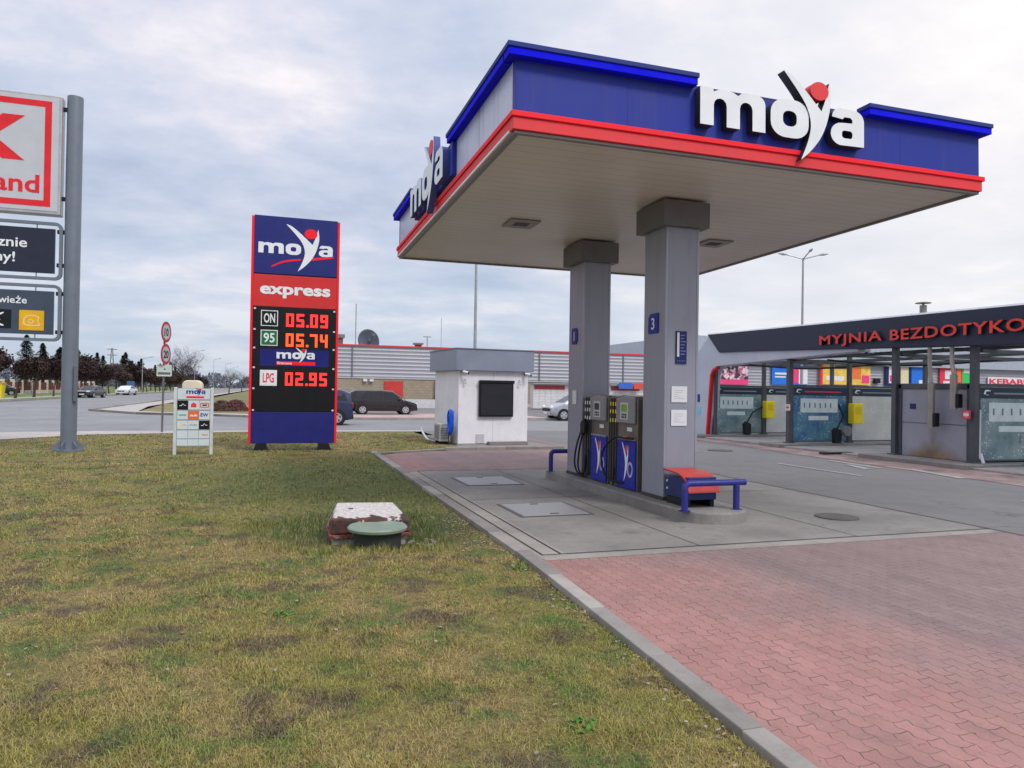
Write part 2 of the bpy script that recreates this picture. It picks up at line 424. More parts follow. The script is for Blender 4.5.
sheet('verge', [rect(-24,-40,-21.15,500),rect(-120,-40,-26.5,500)], .03, M('verge_grass', (.13,.17,.05), .95, var=.35, scale=.4))
sheet('traffic_island_lawn', [[(-7.5,49.4),(-1.2,45.7),(2,43.1),(2,69),(-8.5,69)]], .045, M('island_grass', (.20,.17,.07), .95, var=.35, scale=.35))
KY, KX = [-10,2.68,6.7,18.2], [1.52,2.17,2.38,2.46]      # outer kerb line
def kx(y): return float(np.interp(y, KY, KX))
sheet('forecourt_paving', [[(kx(-10)+.12,-10),(8.6,-10),(8.6,6.62),(kx(6.62)+.12,6.62),(kx(2.68)+.12,2.68)], rect(2.56,14.42,8.6,19.25), rect(7.95,19.25,8.6,25.6)], .004, pav)
sheet('forecourt_paving_edge', [rect(2.56,6.62,8.6,6.80)], .006, kerb_m)
sheet('kiosk_pad', [rect(5.0,19.4,7.95,25.6)], .012, conc)
sheet('concrete_slab', [rect(2.86,6.80,8.6,14.42)], .006, conc)
sheet('slab_channel', [rect(2.56,6.80,2.86,14.42)], .007, kerb_m)
# joints and channel gaps
dj = M('joint_tar', (.04,.036,.028), .9, var=.4, scale=8, dirt=((.12,.11,.09),.9))
mb = MB()
for a in (rect(2.60,6.85,2.622,14.4), rect(2.80,6.85,2.822,14.4), rect(2.83,10.52,8.6,10.535), rect(2.6,6.83,8.6,6.848), rect(2.56,14.40,8.6,14.43),
          rect(8.585,-10,8.62,14.4), rect(6.55,6.85,6.562,14.4), rect(4.42,6.85,4.43,10.5), rect(4.42,10.55,4.43,14.4)):
    mb.add([(x,y,.011) for x,y in a], [(0,1,2,3)])
o = mb.build('joint_lines', dj); tag(o, kind='structure')
# kerbs
mb = MB()
y = -10
while y < 18.1:
    dz = random.uniform(-.004,.004); dx = random.uniform(-.004,.004)
    a0, a1 = kx(y+.003)+dx, kx(y+.997)+dx; w_ = .13 if y < 6 else .155; mb.prism([(a0,y+.003),(a0+w_,y+.003),(a1+w_,y+.997),(a1,y+.997)], 'z', -.2, .035+dz); y += 1
o = mb.build('kerb', kerb_m, bevel=.008); tag(o, kind='structure')
mb = MB()
mb.prism([(2.40,18.2),(4.5,19.25),(4.5,19.4),(2.34,18.3)], 'z', -.1, .05)
for i in range(4): mb.box((4.5+i*.87,19.25,-.1),(4.5+i*.87+.862,19.42,.085))
o = mb.build('kiosk_kerb', kerb_m, bevel=.01); tag(o, kind='structure')
mb = MB()
for i in range(60): mb.box((-10.5,50.3+i*6,-.1),(-10.38,56.25+i*6,.12))
mb.box((2,37.95,-.1),(16,38.13,.14)); 
for (x0,y0,x1,y1) in ((-10.5,50.3,-7,44.7),(-7,44.7,-2.5,42.1),(-2.5,42.1,2,38.1)):
    d = Vector((x1-x0,y1-y0,0)).normalized(); n = Vector((-d.y,d.x,0))*.12
    mb.prism([(x0,y0),(x1,y1),(x1+n.x,y1+n.y),(x0+n.x,y0+n.y)], 'z', -.1, .12)
mb.box((-21.15,-40,-.1),(-21.0,500,.12))
o = mb.build('road_kerb', kerb_m); tag(o, kind='structure')
# markings
wm = M('road_marking', (.32,.32,.32), .85, var=.3, scale=4, dirt=((.19,.19,.2),.95))
mb = MB()
def mark(pts, z=.010): mb.add([(x,y,z) for x,y in pts], [tuple(range(len(pts)))])
for i in range(6): mark(rect(11.0+i*6,32.9,14.2+i*6,33.05))
for i in range(20): mark(rect(-15.85,30+i*12,-15.7,36+i*12), .008)
mark(rect(-12.9,40,-12.75,47),.008); mark([(-10.2,36),(-9.2,42),(-9.05,42),(-10.05,36)])
for i in range(3): mark(rect(11.5,6+i*6,11.62,8.6+i*6))
0 and mark([(14.0,16.2),(14.5,16.8),(14.5,16.4),(14.9,16.4),(14.9,15.9),(14.5,15.9),(14.5,15.5)])
mark([(13.2,13.2),(13.35,15.0),(13.5,15.0),(13.36,13.2)]); mark([(13.3,11.2),(13.7,12.9),(13.9,12.9),(13.5,11.2)]); mark([(12.7,13.1),(13.0,14),(13.2,14),(12.9,13.1)])
o = mb.build('road_markings', wm); tag(o, kind='structure')
# drain and oil spots on asphalt: manhole covers (things)
for (x,y,r_,lab) in ((12.4,18.2,.35,'round dark iron manhole cover in the asphalt before the wash bays'),(7.3,8.0,.28,'round worn manhole cover set in the forecourt concrete')):
    mb = MB(); mb.lathe([(r_,-.02),(r_,.012),(r_*.9,.016),(.02,.016)], (0,0,.006), 28)
    tag(mb.build('manhole_cover', M('iron', (.10,.09,.085), .7, .3, var=.3, scale=12), loc=(x,y,0)), lab, 'manhole cover')

# lawn with hollow and relief ------------------------------------------------
def lawn_h(x, y):
    h = .018*math.sin(x*1.3+.5)*math.cos(y*.9)+.012*math.sin(x*3.7+y*2.3)+.008*math.sin(x*9+y*1.7)
    d = math.hypot((x-1.2)/1.15, (y-8.35)/.95)
    h -= .07*math.exp(-d**4*.9)
    e = min(1, max(0, 1-(kx(y)-x)/.35))
    h = h*(1-e) - .03*e
    return h+.01
mb = MB()
def lawn_left(y): return float(np.interp(y, [19.5,23.2,26.2,27.5], [-8.97,-8.07,-5.58,-1.1]))
ys = np.concatenate([np.arange(-8,3,1.0), np.arange(3,12,.12), np.arange(12,27.4,.5), [27.5]]); NX = 90
for j, y in enumerate(ys):
    xl = lawn_left(y)
    xr = kx(y)+.01 if y <= 18.2 else min(4.5, 2.4+(y-18.2)*2.0) if y < 19.4 else 5.15
    for i in range(NX+1):
        t = i/NX; t = 1-(1-t)**1.3
        x = xl+(xr-xl)*t; mb.v.append((x, y, lawn_h(x, y) if y < 18 else .02))
for j in range(len(ys)-1):
    for i in range(NX):
        a = j*(NX+1)+i; mb.f.append((a,a+1,a+NX+2,a+NX+1)); mb.m.append(0)
o = mb.build('lawn', lawn_m, smooth=True); tag(o, kind='structure')

# grass blades: one mesh, density falling off with distance
def make_blades():
    rng = np.random.default_rng(3)
    YAW = R(18.3)
    N = 620000
    # sample distance with density ~ 1/d
    d = 2.6*np.exp(rng.random(N)*math.log(27/2.6)); th = R(-24)+rng.random(N)*R(66)  # azimuth from +Y
    x = d*np.sin(th); y = d*np.cos(th)
    keep = (x < np.where(y < 18.2, np.interp(y, KY, KX)-.01, 4.9)) & (y > 1.0) & (y < 27.4) & (x > -9)
    keep &= ~((y > 18.15) & (y < 19.3) & (x > 2.3+(y-18.2)*1.9))
    keep &= x > np.interp(y, [19.5,23.2,26.2,27.5], [-8.97,-8.07,-5.58,-1.1])
    keep &= ~((abs(x-1.07) < .42) & (y > 7.9) & (y < 8.75)); keep &= ~(np.hypot(x-1.12, y-7.72) < .27)
    # patchy cover: sparse soil patches
    pn = np.sin(x*2.1+1.3*np.sin(y*1.7))*np.cos(y*2.6+1.1*np.sin(x*1.9))+.7*np.sin(x*7.3+2*np.sin(y*4.1))*np.cos(y*6.7)
    keep &= rng.random(N) < np.clip(.75+.5*pn, .30, 1)
    keep &= ~((x > 1.9) & (y > 7.1) & (y < 9.4) & (rng.random(N) < .8))
    x, y, d = x[keep], y[keep], d[keep]; n = len(x); pn = pn[keep]
    z = np.array([lawn_h(a, b) if b < 18 else .02 for a, b in zip(x, y)])-.004
    tuft = np.clip(np.sin(x*5.3+2*np.sin(y*3.1))*np.sin(y*6.1+1.4*np.sin(x*4.3)), 0, 1)
    L = (.016+.034*rng.random(n)**2)*(1+.7*tuft)*(1+.012*d)
    ring = np.hypot((x-1.2)/1.3, (y-8.5)/1.1) < 1.2
    L = L*np.where(ring, 1.6, 1)
    W = np.maximum(.0020+.0018*rng.random(n), d*.0006*(.6+.8*rng.random(n)))
    az = rng.random(n)*2*np.pi; lean = np.where(ring, .25+.6*rng.random(n), .55+.95*rng.random(n))
    dx, dy = np.cos(az), np.sin(az)
    a2 = az+np.pi/2+rng.normal(0, .5, n); sx, sy = np.cos(a2)*W/2, np.sin(a2)*W/2
    h1, r1 = L*.55*np.cos(lean*.7), L*.55*np.sin(lean*.7)
    h2, r2 = h1+L*.5*np.cos(np.minimum(lean*1.35, 1.75)), r1+L*.5*np.sin(lean*1.1)
    h2 = np.maximum(h2, .006)
    V = np.empty((n,5,3), np.float32)
    V[:,0] = np.stack([x-sx, y-sy, z], 1); V[:,1] = np.stack([x+sx, y+sy, z], 1)
    V[:,2] = np.stack([x+dx*r1+sx*.8, y+dy*r1+sy*.8, z+h1], 1); V[:,3] = np.stack([x+dx*r1-sx*.8, y+dy*r1-sy*.8, z+h1], 1)
    V[:,4] = np.stack([x+dx*r2, y+dy*r2, z+h2], 1)
    me = bpy.data.meshes.new('grass')
    me.vertices.add(n*5); me.vertices.foreach_set('co', V.ravel())
    base = np.arange(n)[:,None]*5
    loops = np.concatenate([base+np.array([0,1,2,3]), base+np.array([3,2,4])], 1).astype(np.int32).ravel()
    me.loops.add(n*7); me.loops.foreach_set('vertex_index', loops)
    me.polygons.add(n*2)
    st = (np.arange(n)[:,None]*7+np.array([0,4])).astype(np.int32).ravel()
    me.polygons.foreach_set('loop_start', st)
    try: me.polygons.foreach_set('loop_total', np.tile([4,3], n).astype(np.int32))
    except Exception: pass
    at = me.attributes.new('tint', 'FLOAT', 'POINT'); at.data.foreach_set('value', np.repeat(rng.random(n).astype(np.float32), 5))
    me.materials.append(blade_m); me.update(); me.validate()
    o = bpy.data.objects.new('grass', me); COL.objects.link(o)
    tag(o, 'short patchy winter grass, straw and green, covering the lawn', 'grass', kind='stuff')
make_blades()
# fallen leaves, twigs and soil crumbs along the kerb (uncountable)
mb = MB()
for i in range(1500):
    if i < 900:
        y = random.uniform(2,10.5) if i < 500 else random.uniform(7.2,9.2); x = kx(y)-.02-abs(random.gauss(0,.10)); x -= (random.random()*.35 if i >= 500 else 0)
        s = random.uniform(.006,.02)
    else:
        x = random.uniform(-4,2.2); y = random.uniform(3,12); s = random.uniform(.008,.022)
    a = random.random()*6.3; z = lawn_h(x,y)+random.uniform(.005,.02)
    c, sn = math.cos(a)*s, math.sin(a)*s
    mb.add([(x-c,y-sn,z),(x+sn*.6,y-c*.6,z+s*.3),(x+c,y+sn,z+s*.2),(x-sn*.6,y+c*.6,z)], [(0,1,2,3)], i % 3)
tag(mb.build('leaf_litter', [M('dry_leaf', (.30,.19,.10), .8, var=.4), M('grit', (.30,.27,.24), .9, var=.3), M('dark_litter', (.10,.07,.05), .9, var=.3)]),
    'dry leaf litter and crumbs of soil along the kerb edge', 'leaf litter', kind='stuff')
# leafy weeds
wmat = M('weed_leaf', (.07,.20,.03), .6, var=.3, scale=9)
def weed(x, y, r_, label):
    mb = MB()
    for i in range(26):
        a = random.random()*6.28; l = r_*random.uniform(.3,.8); el = random.uniform(.1,.7); w = l*.22
        d = Vector((math.cos(a)*math.cos(el), math.sin(a)*math.cos(el), math.sin(el))); s = Vector((-math.sin(a), math.cos(a), 0))*w
        o0 = Vector((random.gauss(0,r_*.35), random.gauss(0,r_*.35), 0))
        mb.add([o0, o0+d*l*.5-s, o0+d*l, o0+d*l*.5+s], [(0,1,2,3)])
    tag(mb.build('weed', wmat, loc=(x,y,lawn_h(x,y))), label, 'weed')
weed(1.50,3.30,.09,'bright green weed tuft nearest the foot of the long kerb')
weed(2.24,6.45,.10,'dark green weed tuft against the kerb beside the slab corner')
weed(1.35,5.45,.07,'small bright weed in the open grass below the chamber')
weed(.1,5.5,.09,'small green clover tuft left of the open lawn centre')

# ------------------------------------------------------------------ service chamber and lid
m, nt, b = newmat('peeling_paint'); p = nd(nt, 'ShaderNodeTexCoord').outputs['Object']
n1 = noise(nt, p, 4.2, 8, .62); s = nd(nt, 'ShaderNodeSeparateXYZ'); lk(nt, p, s.inputs[0])
low = mapr(nt, s.outputs[2], .325, .352, .10, -.045)
pm = mapr(nt, mth(nt, 'ADD', n1, low), .555, .575)
c = mix(nt, pm, mix(nt, mapr(nt, noise(nt, p, 25, 4), .3, .7), (.36,.335,.31), (.60,.575,.56)), mix(nt, mapr(nt, noise(nt, p, 9, 5), .4, .6), (.13,.035,.025), (.035,.025,.022)))
lk(nt, c, b.inputs['Base Color']); b.inputs['Roughness'].default_value = .75; bump(nt, b, pm, -.5, .006)
peel = m
t = thing('service_chamber', 'square access chamber with peeling white and rusty red paint in the lawn', 'access chamber', (1.05,8.36,-.085))
mb = MB(); mb.box((-.39,-.39,-.08),(.39,.17,.13)); mb.build('chamber_wall', concrete('old_concrete', .38), t, bevel=.02)
mb = MB(); top = [(-.41,-.42,.17),(.43,-.42,.17),(.42,.20,.17),(-.42,.20,.17),(-.405,-.415,.345),(.425,-.415,.31),(.33,.18,.41),(-.30,.19,.425)]
mb.add(top, [(0,1,2,3)[::-1],(4,5,6,7),(0,1,5,4),(1,2,6,5),(2,3,7,6),(3,0,4,7)]); mb.build('chamber_cap', peel, t, bevel=.02)
mb = MB(); mb.box((-.43,-.43,.128),(.44,.21,.168)); mb.build('cap_rim', M('rust_red', (.16,.035,.025), .8, var=.4, scale=14, dirt=((.6,.58,.55),.7)), t, bevel=.006)
t = thing('round_tank_lid', 'pale green round plastic lid on a dark collar before the chamber', 'tank lid', (1.09,7.70,-.04))
mb = MB(); mb.lathe([(.24,-.05),(.25,.20),(.23,.20)], n=36); mb.build('collar', M('dark_collar', (.03,.035,.03), .7), t, smooth=True)
mb = MB(); mb.lathe([(.27,.20),(.305,.215),(.31,.24),(.295,.255),(.25,.25),(.20,.235),(.08,.238),(.01,.245)], n=48)
mb.build('lid', M('green_plastic', (.20,.26,.205), .6, var=.15, scale=6, dirt=((.20,.22,.16),.6)), t, smooth=True)
mb = MB()
for i in range(14):
    a = random.random()*6.28; s_ = random.uniform(.02,.06)
    bx = (random.uniform(1.45,1.75), random.uniform(7.75,8.25)); mb.box((bx[0],bx[1],-.08),(bx[0]+s_,bx[1]+s_*.8,-.08+s_*.9))
tag(mb.build('rubble', kerb_m, bevel=.006), 'pale concrete rubble beside the sunken chamber', 'rubble', kind='stuff')

# tank access plates in the slab
for (x0,y0,x1,y1,lab) in ((3.26,12.1,4.2,13.2,'far grey steel tank plate in the slab'),(3.16,8.98,4.1,9.98,'near grey steel tank plate in the slab')):
    t = thing('tank_cover', lab+(', level with the pumps' if 'far' in lab else ', closest to the lawn kerb bend'), 'tank cover', ((x0+x1)/2,(y0+y1)/2,.006))
    a, c_ = (x1-x0)/2, (y1-y0)/2
    mb = MB(); mb.box((-a,-c_,0),(a,c_,.012)); mb.build('plate', M('tread_plate', (.30,.30,.31), .45, .35, var=.15, scale=9, dirt=((.15,.14,.13),.5)), t, bevel=.003)
    mb = MB()
    for (p0,p1) in (((-a-.05,-c_-.05),(a+.05,-c_-.004)),((-a-.05,c_+.004),(a+.05,c_+.05)),((-a-.05,-c_),(-a-.004,c_)),((a+.004,-c_),(a+.05,c_))):
        mb.box((*p0,0),(*p1,.008))
    mb.build('frame', M('dark_frame', (.09,.09,.1), .6, .2), t)
    mb = MB(); mb.box((-.06,-c_+.08,.012),(.06,-c_+.11,.017)); mb.box((-.06,c_-.11,.012),(.06,c_-.08,.017)); mb.build_each('lift_handle', black, t)

# ------------------------------------------------------------------ canopy
can = thing('fuel_canopy', 'large flat station canopy with navy fascia and red edge over the pumps', 'canopy', (2.40,7.30,4.40))
can.rotation_euler = (R(-.95),0,0)
W_, D_ = 6.55, 7.30
m, nt, b = newmat('soffit_planks'); p = nd(nt, 'ShaderNodeTexCoord').outputs['Object']
s = nd(nt, 'ShaderNodeSeparateXYZ'); lk(nt, p, s.inputs[0])
ln = mth(nt, 'PINGPONG', s.outputs[1], .1); groove = mapr(nt, ln, 0, .008, 1, 0)
c = mix(nt, mapr(nt, noise(nt, p, .7, 5, .6), .3, .7), (.62,.57,.505), (.72,.665,.60))
c = mix(nt, mapr(nt, noise(nt, p, 6, 6, .7), .6, .8, 0, .4), c, (.3,.25,.2))
c = mix(nt, mth(nt, 'MULTIPLY', groove, .55), c, (.12,.11,.10)); lk(nt, c, b.inputs['Base Color']); b.inputs['Roughness'].default_value = .42
bump(nt, b, groove, -.4, .01)
mb = MB(); mb.box((.06,.06,0),(W_-.06,D_-.06,.05)); mb.build('soffit', m, can)
mb = MB(); mb.box((.11,.11,.70),(W_-.11,D_-.11,.76)); mb.box((.2,.2,.05),(W_-.2,D_-.2,.70)); mb.build('roof_deck', M('roof_grey', (.3,.3,.31), .8), can)
# grey bottom edge
mb = MB(); 
for a,b_ in (((.0,.0,-.03),(W_,.06,.0)),((0,D_-.06,-.03),(W_,D_,0)),((0,.062,-.03),(.06,D_-.062,0)),((W_-.06,.062,-.03),(W_,D_-.062,0))): mb.box(a,b_)
mb.build('edge_trim', M('edge_grey', (.23,.22,.22), .5, .2), can, bevel=.004)
# fascias
mb = MB(); mb.box((0,0,.20),(W_,.09,.765)); mb.build('fascia', navy, can, bevel=.004)['label'] = 'navy front fascia'
mb = MB(); mb.box((0,.093,.20),(.09,D_-.09,.765)); mb.build('fascia', lav_glare, can, bevel=.004)['label'] = 'left fascia with glare painted in as a pale colour'
mb = MB(); mb.box((W_-.09,.093,.20),(W_,D_-.09,.765)); mb.build('fascia', navy, can, bevel=.004)
mb = MB(); mb.box((0,D_-.087,.20),(W_,D_,.765)); mb.build('fascia', navy, can, bevel=.004)
# red bands
mb = MB()
mb.box((-.03,-.03,.003),(W_+.02,.088,.135)); mb.box((-.03,.09,.03),(.088,D_-.088,.135)); mb.box((W_-.088,.09,.003),(W_+.02,D_-.088,.135)); mb.box((-.03,D_-.086,.003),(W_+.02,D_+.02,.135))
mb.build('red_band', red_pl, can, bevel=.006)
mb = MB()
mb.box((-.05,-.05,.137),(W_+.05,.088,.197)); mb.box((-.05,.09,.137),(.088,D_-.088,.197)); mb.box((W_-.088,.09,.137),(W_+.05,D_-.088,.197)); mb.box((-.05,D_-.086,.137),(W_+.05,D_+.05,.197))
mb.build('red_lip', red_hi, can, bevel=.006)
mb = MB(); mb.box((-.035,.1,.0),(.06,D_-.1,.028)); mb.build('white_bead', M('bead', (.75,.72,.75), .4), can)
# top trims with notch where the letters stand
trims = [((-.12,-.12),(2.17,.10)), ((4.60,-.12),(W_+.12,.10)), ((-.12,.102),(.10,2.75)), ((-.12,5.5),(.10,D_+.12)), ((W_-.10,.102),(W_+.12,D_+.12)), ((.102,D_-.10),(W_-.102,D_+.12))]
for (p0,p1) in trims:
    mb = MB(); mb.box((*p0,.838),(*p1,.892)); mb.build('top_cap', M('cap_navy', (.02,.04,.22), .7, var=.08), can, bevel=.006)
    mb = MB(); mb.box((p0[0]+.015,p0[1]+.015,.757),(p1[0]-.015,p1[1]-.015,.835)); mb.build('light_strip', blue_hi, can, bevel=.004)
mb = MB(); mb.box((2.172,.01,.768),(4.598,.09,.80)); mb.box((.01,2.755,.768),(.09,5.495,.80)); mb.build_each('parapet_cap', navy_dk, can)
# panel seams
mb = MB()
for x in (.02,1.32,2.6,3.9,5.2): mb.box((x,-.0015,.20),(x+.006,0.01,.755))
for y in (1.4,2.8,4.2,5.6): mb.box((-.0015,y,.20),(.01,y+.008,.755))
mb.build_each('panel_seam', navy_dk, can)
logo(can, (3.56, -.005, .315), '-y', .495, .413, .11, [white_l, dark_side], red_pl)
mb = MB(); mb.box((-.07,2.55,.27),(-.0,5.3,.74)); mb.build('sign_backing', navy, can, bevel=.01)
logo(can, (-.07, 3.75, .29), '-x', .53, .44, .09, [white_l, M('return_blue', (.06,.09,.30), .5)], red_pl)
for (x,y,lab) in ((3.77,11.06,'recessed canopy light on the left half of the ceiling'),(7.43,11.2,'recessed canopy light on the right half of the ceiling')):
    z = 4.40-(y-7.3)*math.tan(R(.95))
    t = thing('ceiling_light', lab, 'light fixture', (x,y,z-.008)); t.rotation_euler = (R(-.95),0,0); t.scale = (.78,.78,.6)
    mb = MB(); mb.box((-.32,-.34,-.03),(.32,-.15,.0)); mb.box((-.32,.15,-.03),(.32,.34,0)); mb.box((-.32,-.148,-.03),(-.16,.148,0)); mb.box((.16,-.148,-.03),(.32,.148,0)); mb.build('housing', M('fixture', (.30,.27,.25), .5), t, bevel=.008)
    mb = MB(); mb.box((-.158,-.146,-.02),(.158,.146,-.004)); mb.build('lens', black, t)

# columns
def column(x0,x1,y0,y1,num,lab,numside):
    zt = 4.40-(y0-7.3)*math.tan(R(.95))-.035
    t = thing('canopy_column', lab, 'column', ((x0+x1)/2,(y0+y1)/2,.15))
    a, c_ = (x1-x0)/2, (y1-y0)/2
    mb = MB(); mb.box((-a+.012,-c_+.012,0),(a-.012,c_-.012,zt-.15)); mb.build('core', M('column_gap', (.08,.08,.09), .5), t)
    mb = MB(); mb.box((-a-.012,-c_-.012,0),(a+.012,c_+.012,.05)); mb.build('base_seal', M('seal_dark', (.06,.058,.055), .8, var=.3), t, bevel=.004)
    g = .035
    mb = MB()
    for sx in (-1,1):
        for sy in (-1,1): mb.box((sx*a, sy*c_, 0),(sx*(a-g), sy*(c_-g), zt-.5))
    mb.build('corner_profile', M('corner_grey', (.34,.35,.41), .35, .4), t, bevel=.004)
    mb = MB(); mb.box((-a+g+.003,-c_+.004,0),(a-g-.003,c_-.004,zt-.5)); mb.box((-a+.004,-c_+g+.003,.001),(a-.004,c_-g-.003,zt-.501)); mb.build('shaft', grey_clad, t)
    mb = MB(); mb.box((-a-.10,-c_-.10,zt-.15-.36),(a+.10,c_+.10,zt-.15)); mb.build('collar', grey_dk, t, bevel=.006)
    if num:
        pts = [(-.11,0),(.11,0),(.11,.25),(-.06,.25),(-.11,.2)] if num == '3' else [(-.11,0),(.06,0),(.11,.05),(.11,.2),(.06,.25),(-.11,.25)]
        pl = shape([pts], navy, t, (-a-.002, .02 if num=='3' else .05, 2.35), '-x', 1.25 if num == '3' else 1.1, 1.15, .012, 'number_plate')
        o = text(num, white_l, t, (-a-.015, .02 if num=='3' else .05, 2.35+.06), '-x', h=.17, depth=.003, bold=.01, align='CENTER', name='number')
    return t
c1 = column(5.22,5.75,9.0,9.62,'3','near grey clad canopy column with notices and the number 3','-x')
c2 = column(5.2,5.72,11.78,12.42,'1','far grey clad canopy column marked with the number 1','-x')
# things fixed on near column (front face y=9.0)
t = thing('price_notice', 'narrow navy notice with white lettering high on the near column', 'notice', (5.47,8.998,2.06))
mb = MB(); mb.box((-.085,-.012,0),(.085,0,.46)); mb.build('board', navy_dk, t)
mb = MB(); mb.box((-.070,-.015,.10),(-.035,-.0125,.44)); mb.build('white_column', paper, t)
mb = MB()
for i in range(7): mb.box((-.015,-.015,.13+i*.044),(.05+.02*math.sin(i*2.1),-.0125,.143+i*.044))
for i in range(5): mb.box((-.065+i*.028,-.015,.035),(-.052+i*.028,-.0125,.048))
mb.build_each('printed_line', M('print_blue', (.18,.22,.5), .5), t)
for z0, lab in ((1.52,'upper white paper notice taped to the near column'),(1.19,'lower white paper notice taped to the near column')):
    t = thing('paper_notice', lab, 'notice', (5.45,8.995,z0))
    mb = MB(); mb.box((-.125,-.004,0),(.125,0,.225)); mb.build('sheet', paper, t)
    mb = MB()
    for i in range(5): mb.box((-.08,-.0055,.05+i*.028),(.03+.05*math.cos(i*1.7),-.0042,.056+i*.028))
    mb.build_each('printed_line', M('print_grey', (.45,.47,.48), .7), t)
t = thing('paper_notice', 'small white notice stuck on the far column beside the pump', 'notice', (5.197,12.12,1.42))
mb = MB(); mb.box((-.004,-.09,0),(0,.09,.25)); mb.build('sheet', paper, t)

# ------------------------------------------------------------------ pump island
t = tag(MB().prism([(5.0,13.0)]+[(5.0,8.4)]+arc(5.5,8.35,.5,180,360,14)+[(6.0,13.0)], 'z', -.05, .15).build('pump_island', isl_m, bevel=.02), 'raised grey concrete island with rounded end under the pumps', 'island')
blue_tube = M('blue_tube', (.025,.03,.22), .4, var=.15, dirt=((.10,.08,.08),.4))
def barrier(cx, cy, lab, flip):
    t = thing('pipe_barrier', lab, 'barrier', (cx,cy,.15)); r = .042
    w = .40
    mb = MB()
    pts = [(-w,0,0),(-w,0,.28)]+[(-w+.07-.07*math.cos(R(a)),0,.28+.07*math.sin(R(a))) for a in (20,40,60,80)]+[(w+.10,0,.35)]
    if flip: pts = [(-w,0,0),(-w,0,.30)]+[(-w+.07-.07*math.cos(R(a)),0,.30+.07*math.sin(R(a))) for a in (20,40,60,80)]+[(w+.02,0,.37)]
    mb.tube(pts, r, 14); mb.build('rail', blue_tube, t, smooth=True)
    mb = MB(); mb.tube([(w-.03,0,0),(w-.03,0,.33)], r, 14); mb.build('post', blue_tube, t, smooth=True)
    mb = MB(); mb.lathe([(.075,0),(.075,.008),(.04,.008)], (-w,0,0), 16); mb.lathe([(.075,0),(.075,.008),(.04,.008)], (w-.03,0,0), 16); mb.build_each('foot_plate', blue_tube, t)
barrier(5.42,8.12,'blue bent pipe barrier guarding the near rounded island end', False)
barrier(5.42,12.78,'blue bent pipe barrier behind the far column', True)

# red-lidded box
t = thing('sand_box', 'navy blue sand box with faded red curved lid between column and barrier', 'sand box', (5.41,8.62,.15))
mb = MB(); mb.prism([(-.30,.10),(.30,.10),(.30,.27),(.22,.36),(-.30,.40)], 'x', -.215, .215); mb.build('bin_body', M('box_blue', (.022,.035,.13), .5, var=.2, scale=6), t, bevel=.012)
mb = MB()
pr = [(-.36,.20)]+[(-.36+.02+.35*(1-math.cos(R(a))),.22+.22*math.sin(R(a))) for a in range(0,91,12)]+[(.31,.46),(.31,.43)]
pr2 = [(y,z-.02) for y,z in reversed(pr[1:-1])]
mb.prism(pr+pr2, 'x', -.235, .235); mb.build('lid', M('faded_red', (.50,.05,.045), .5, var=.2, scale=5, dirt=((.3,.08,.07),.5)), t, smooth=True)
mb = MB(); mb.box((-.21,-.25,0),(-.15,.25,.10)); mb.box((.15,-.25,0),(.21,.25,.10)); mb.build_each('skid', black, t)
mb = MB()
for z in (.20,.30): mb.lathe([(.018,-.012),(.018,0)], (-.216,.22,z), 12, axis='x')
mb.build_each('latch', M('latch', (.6,.58,.5), .5), t)

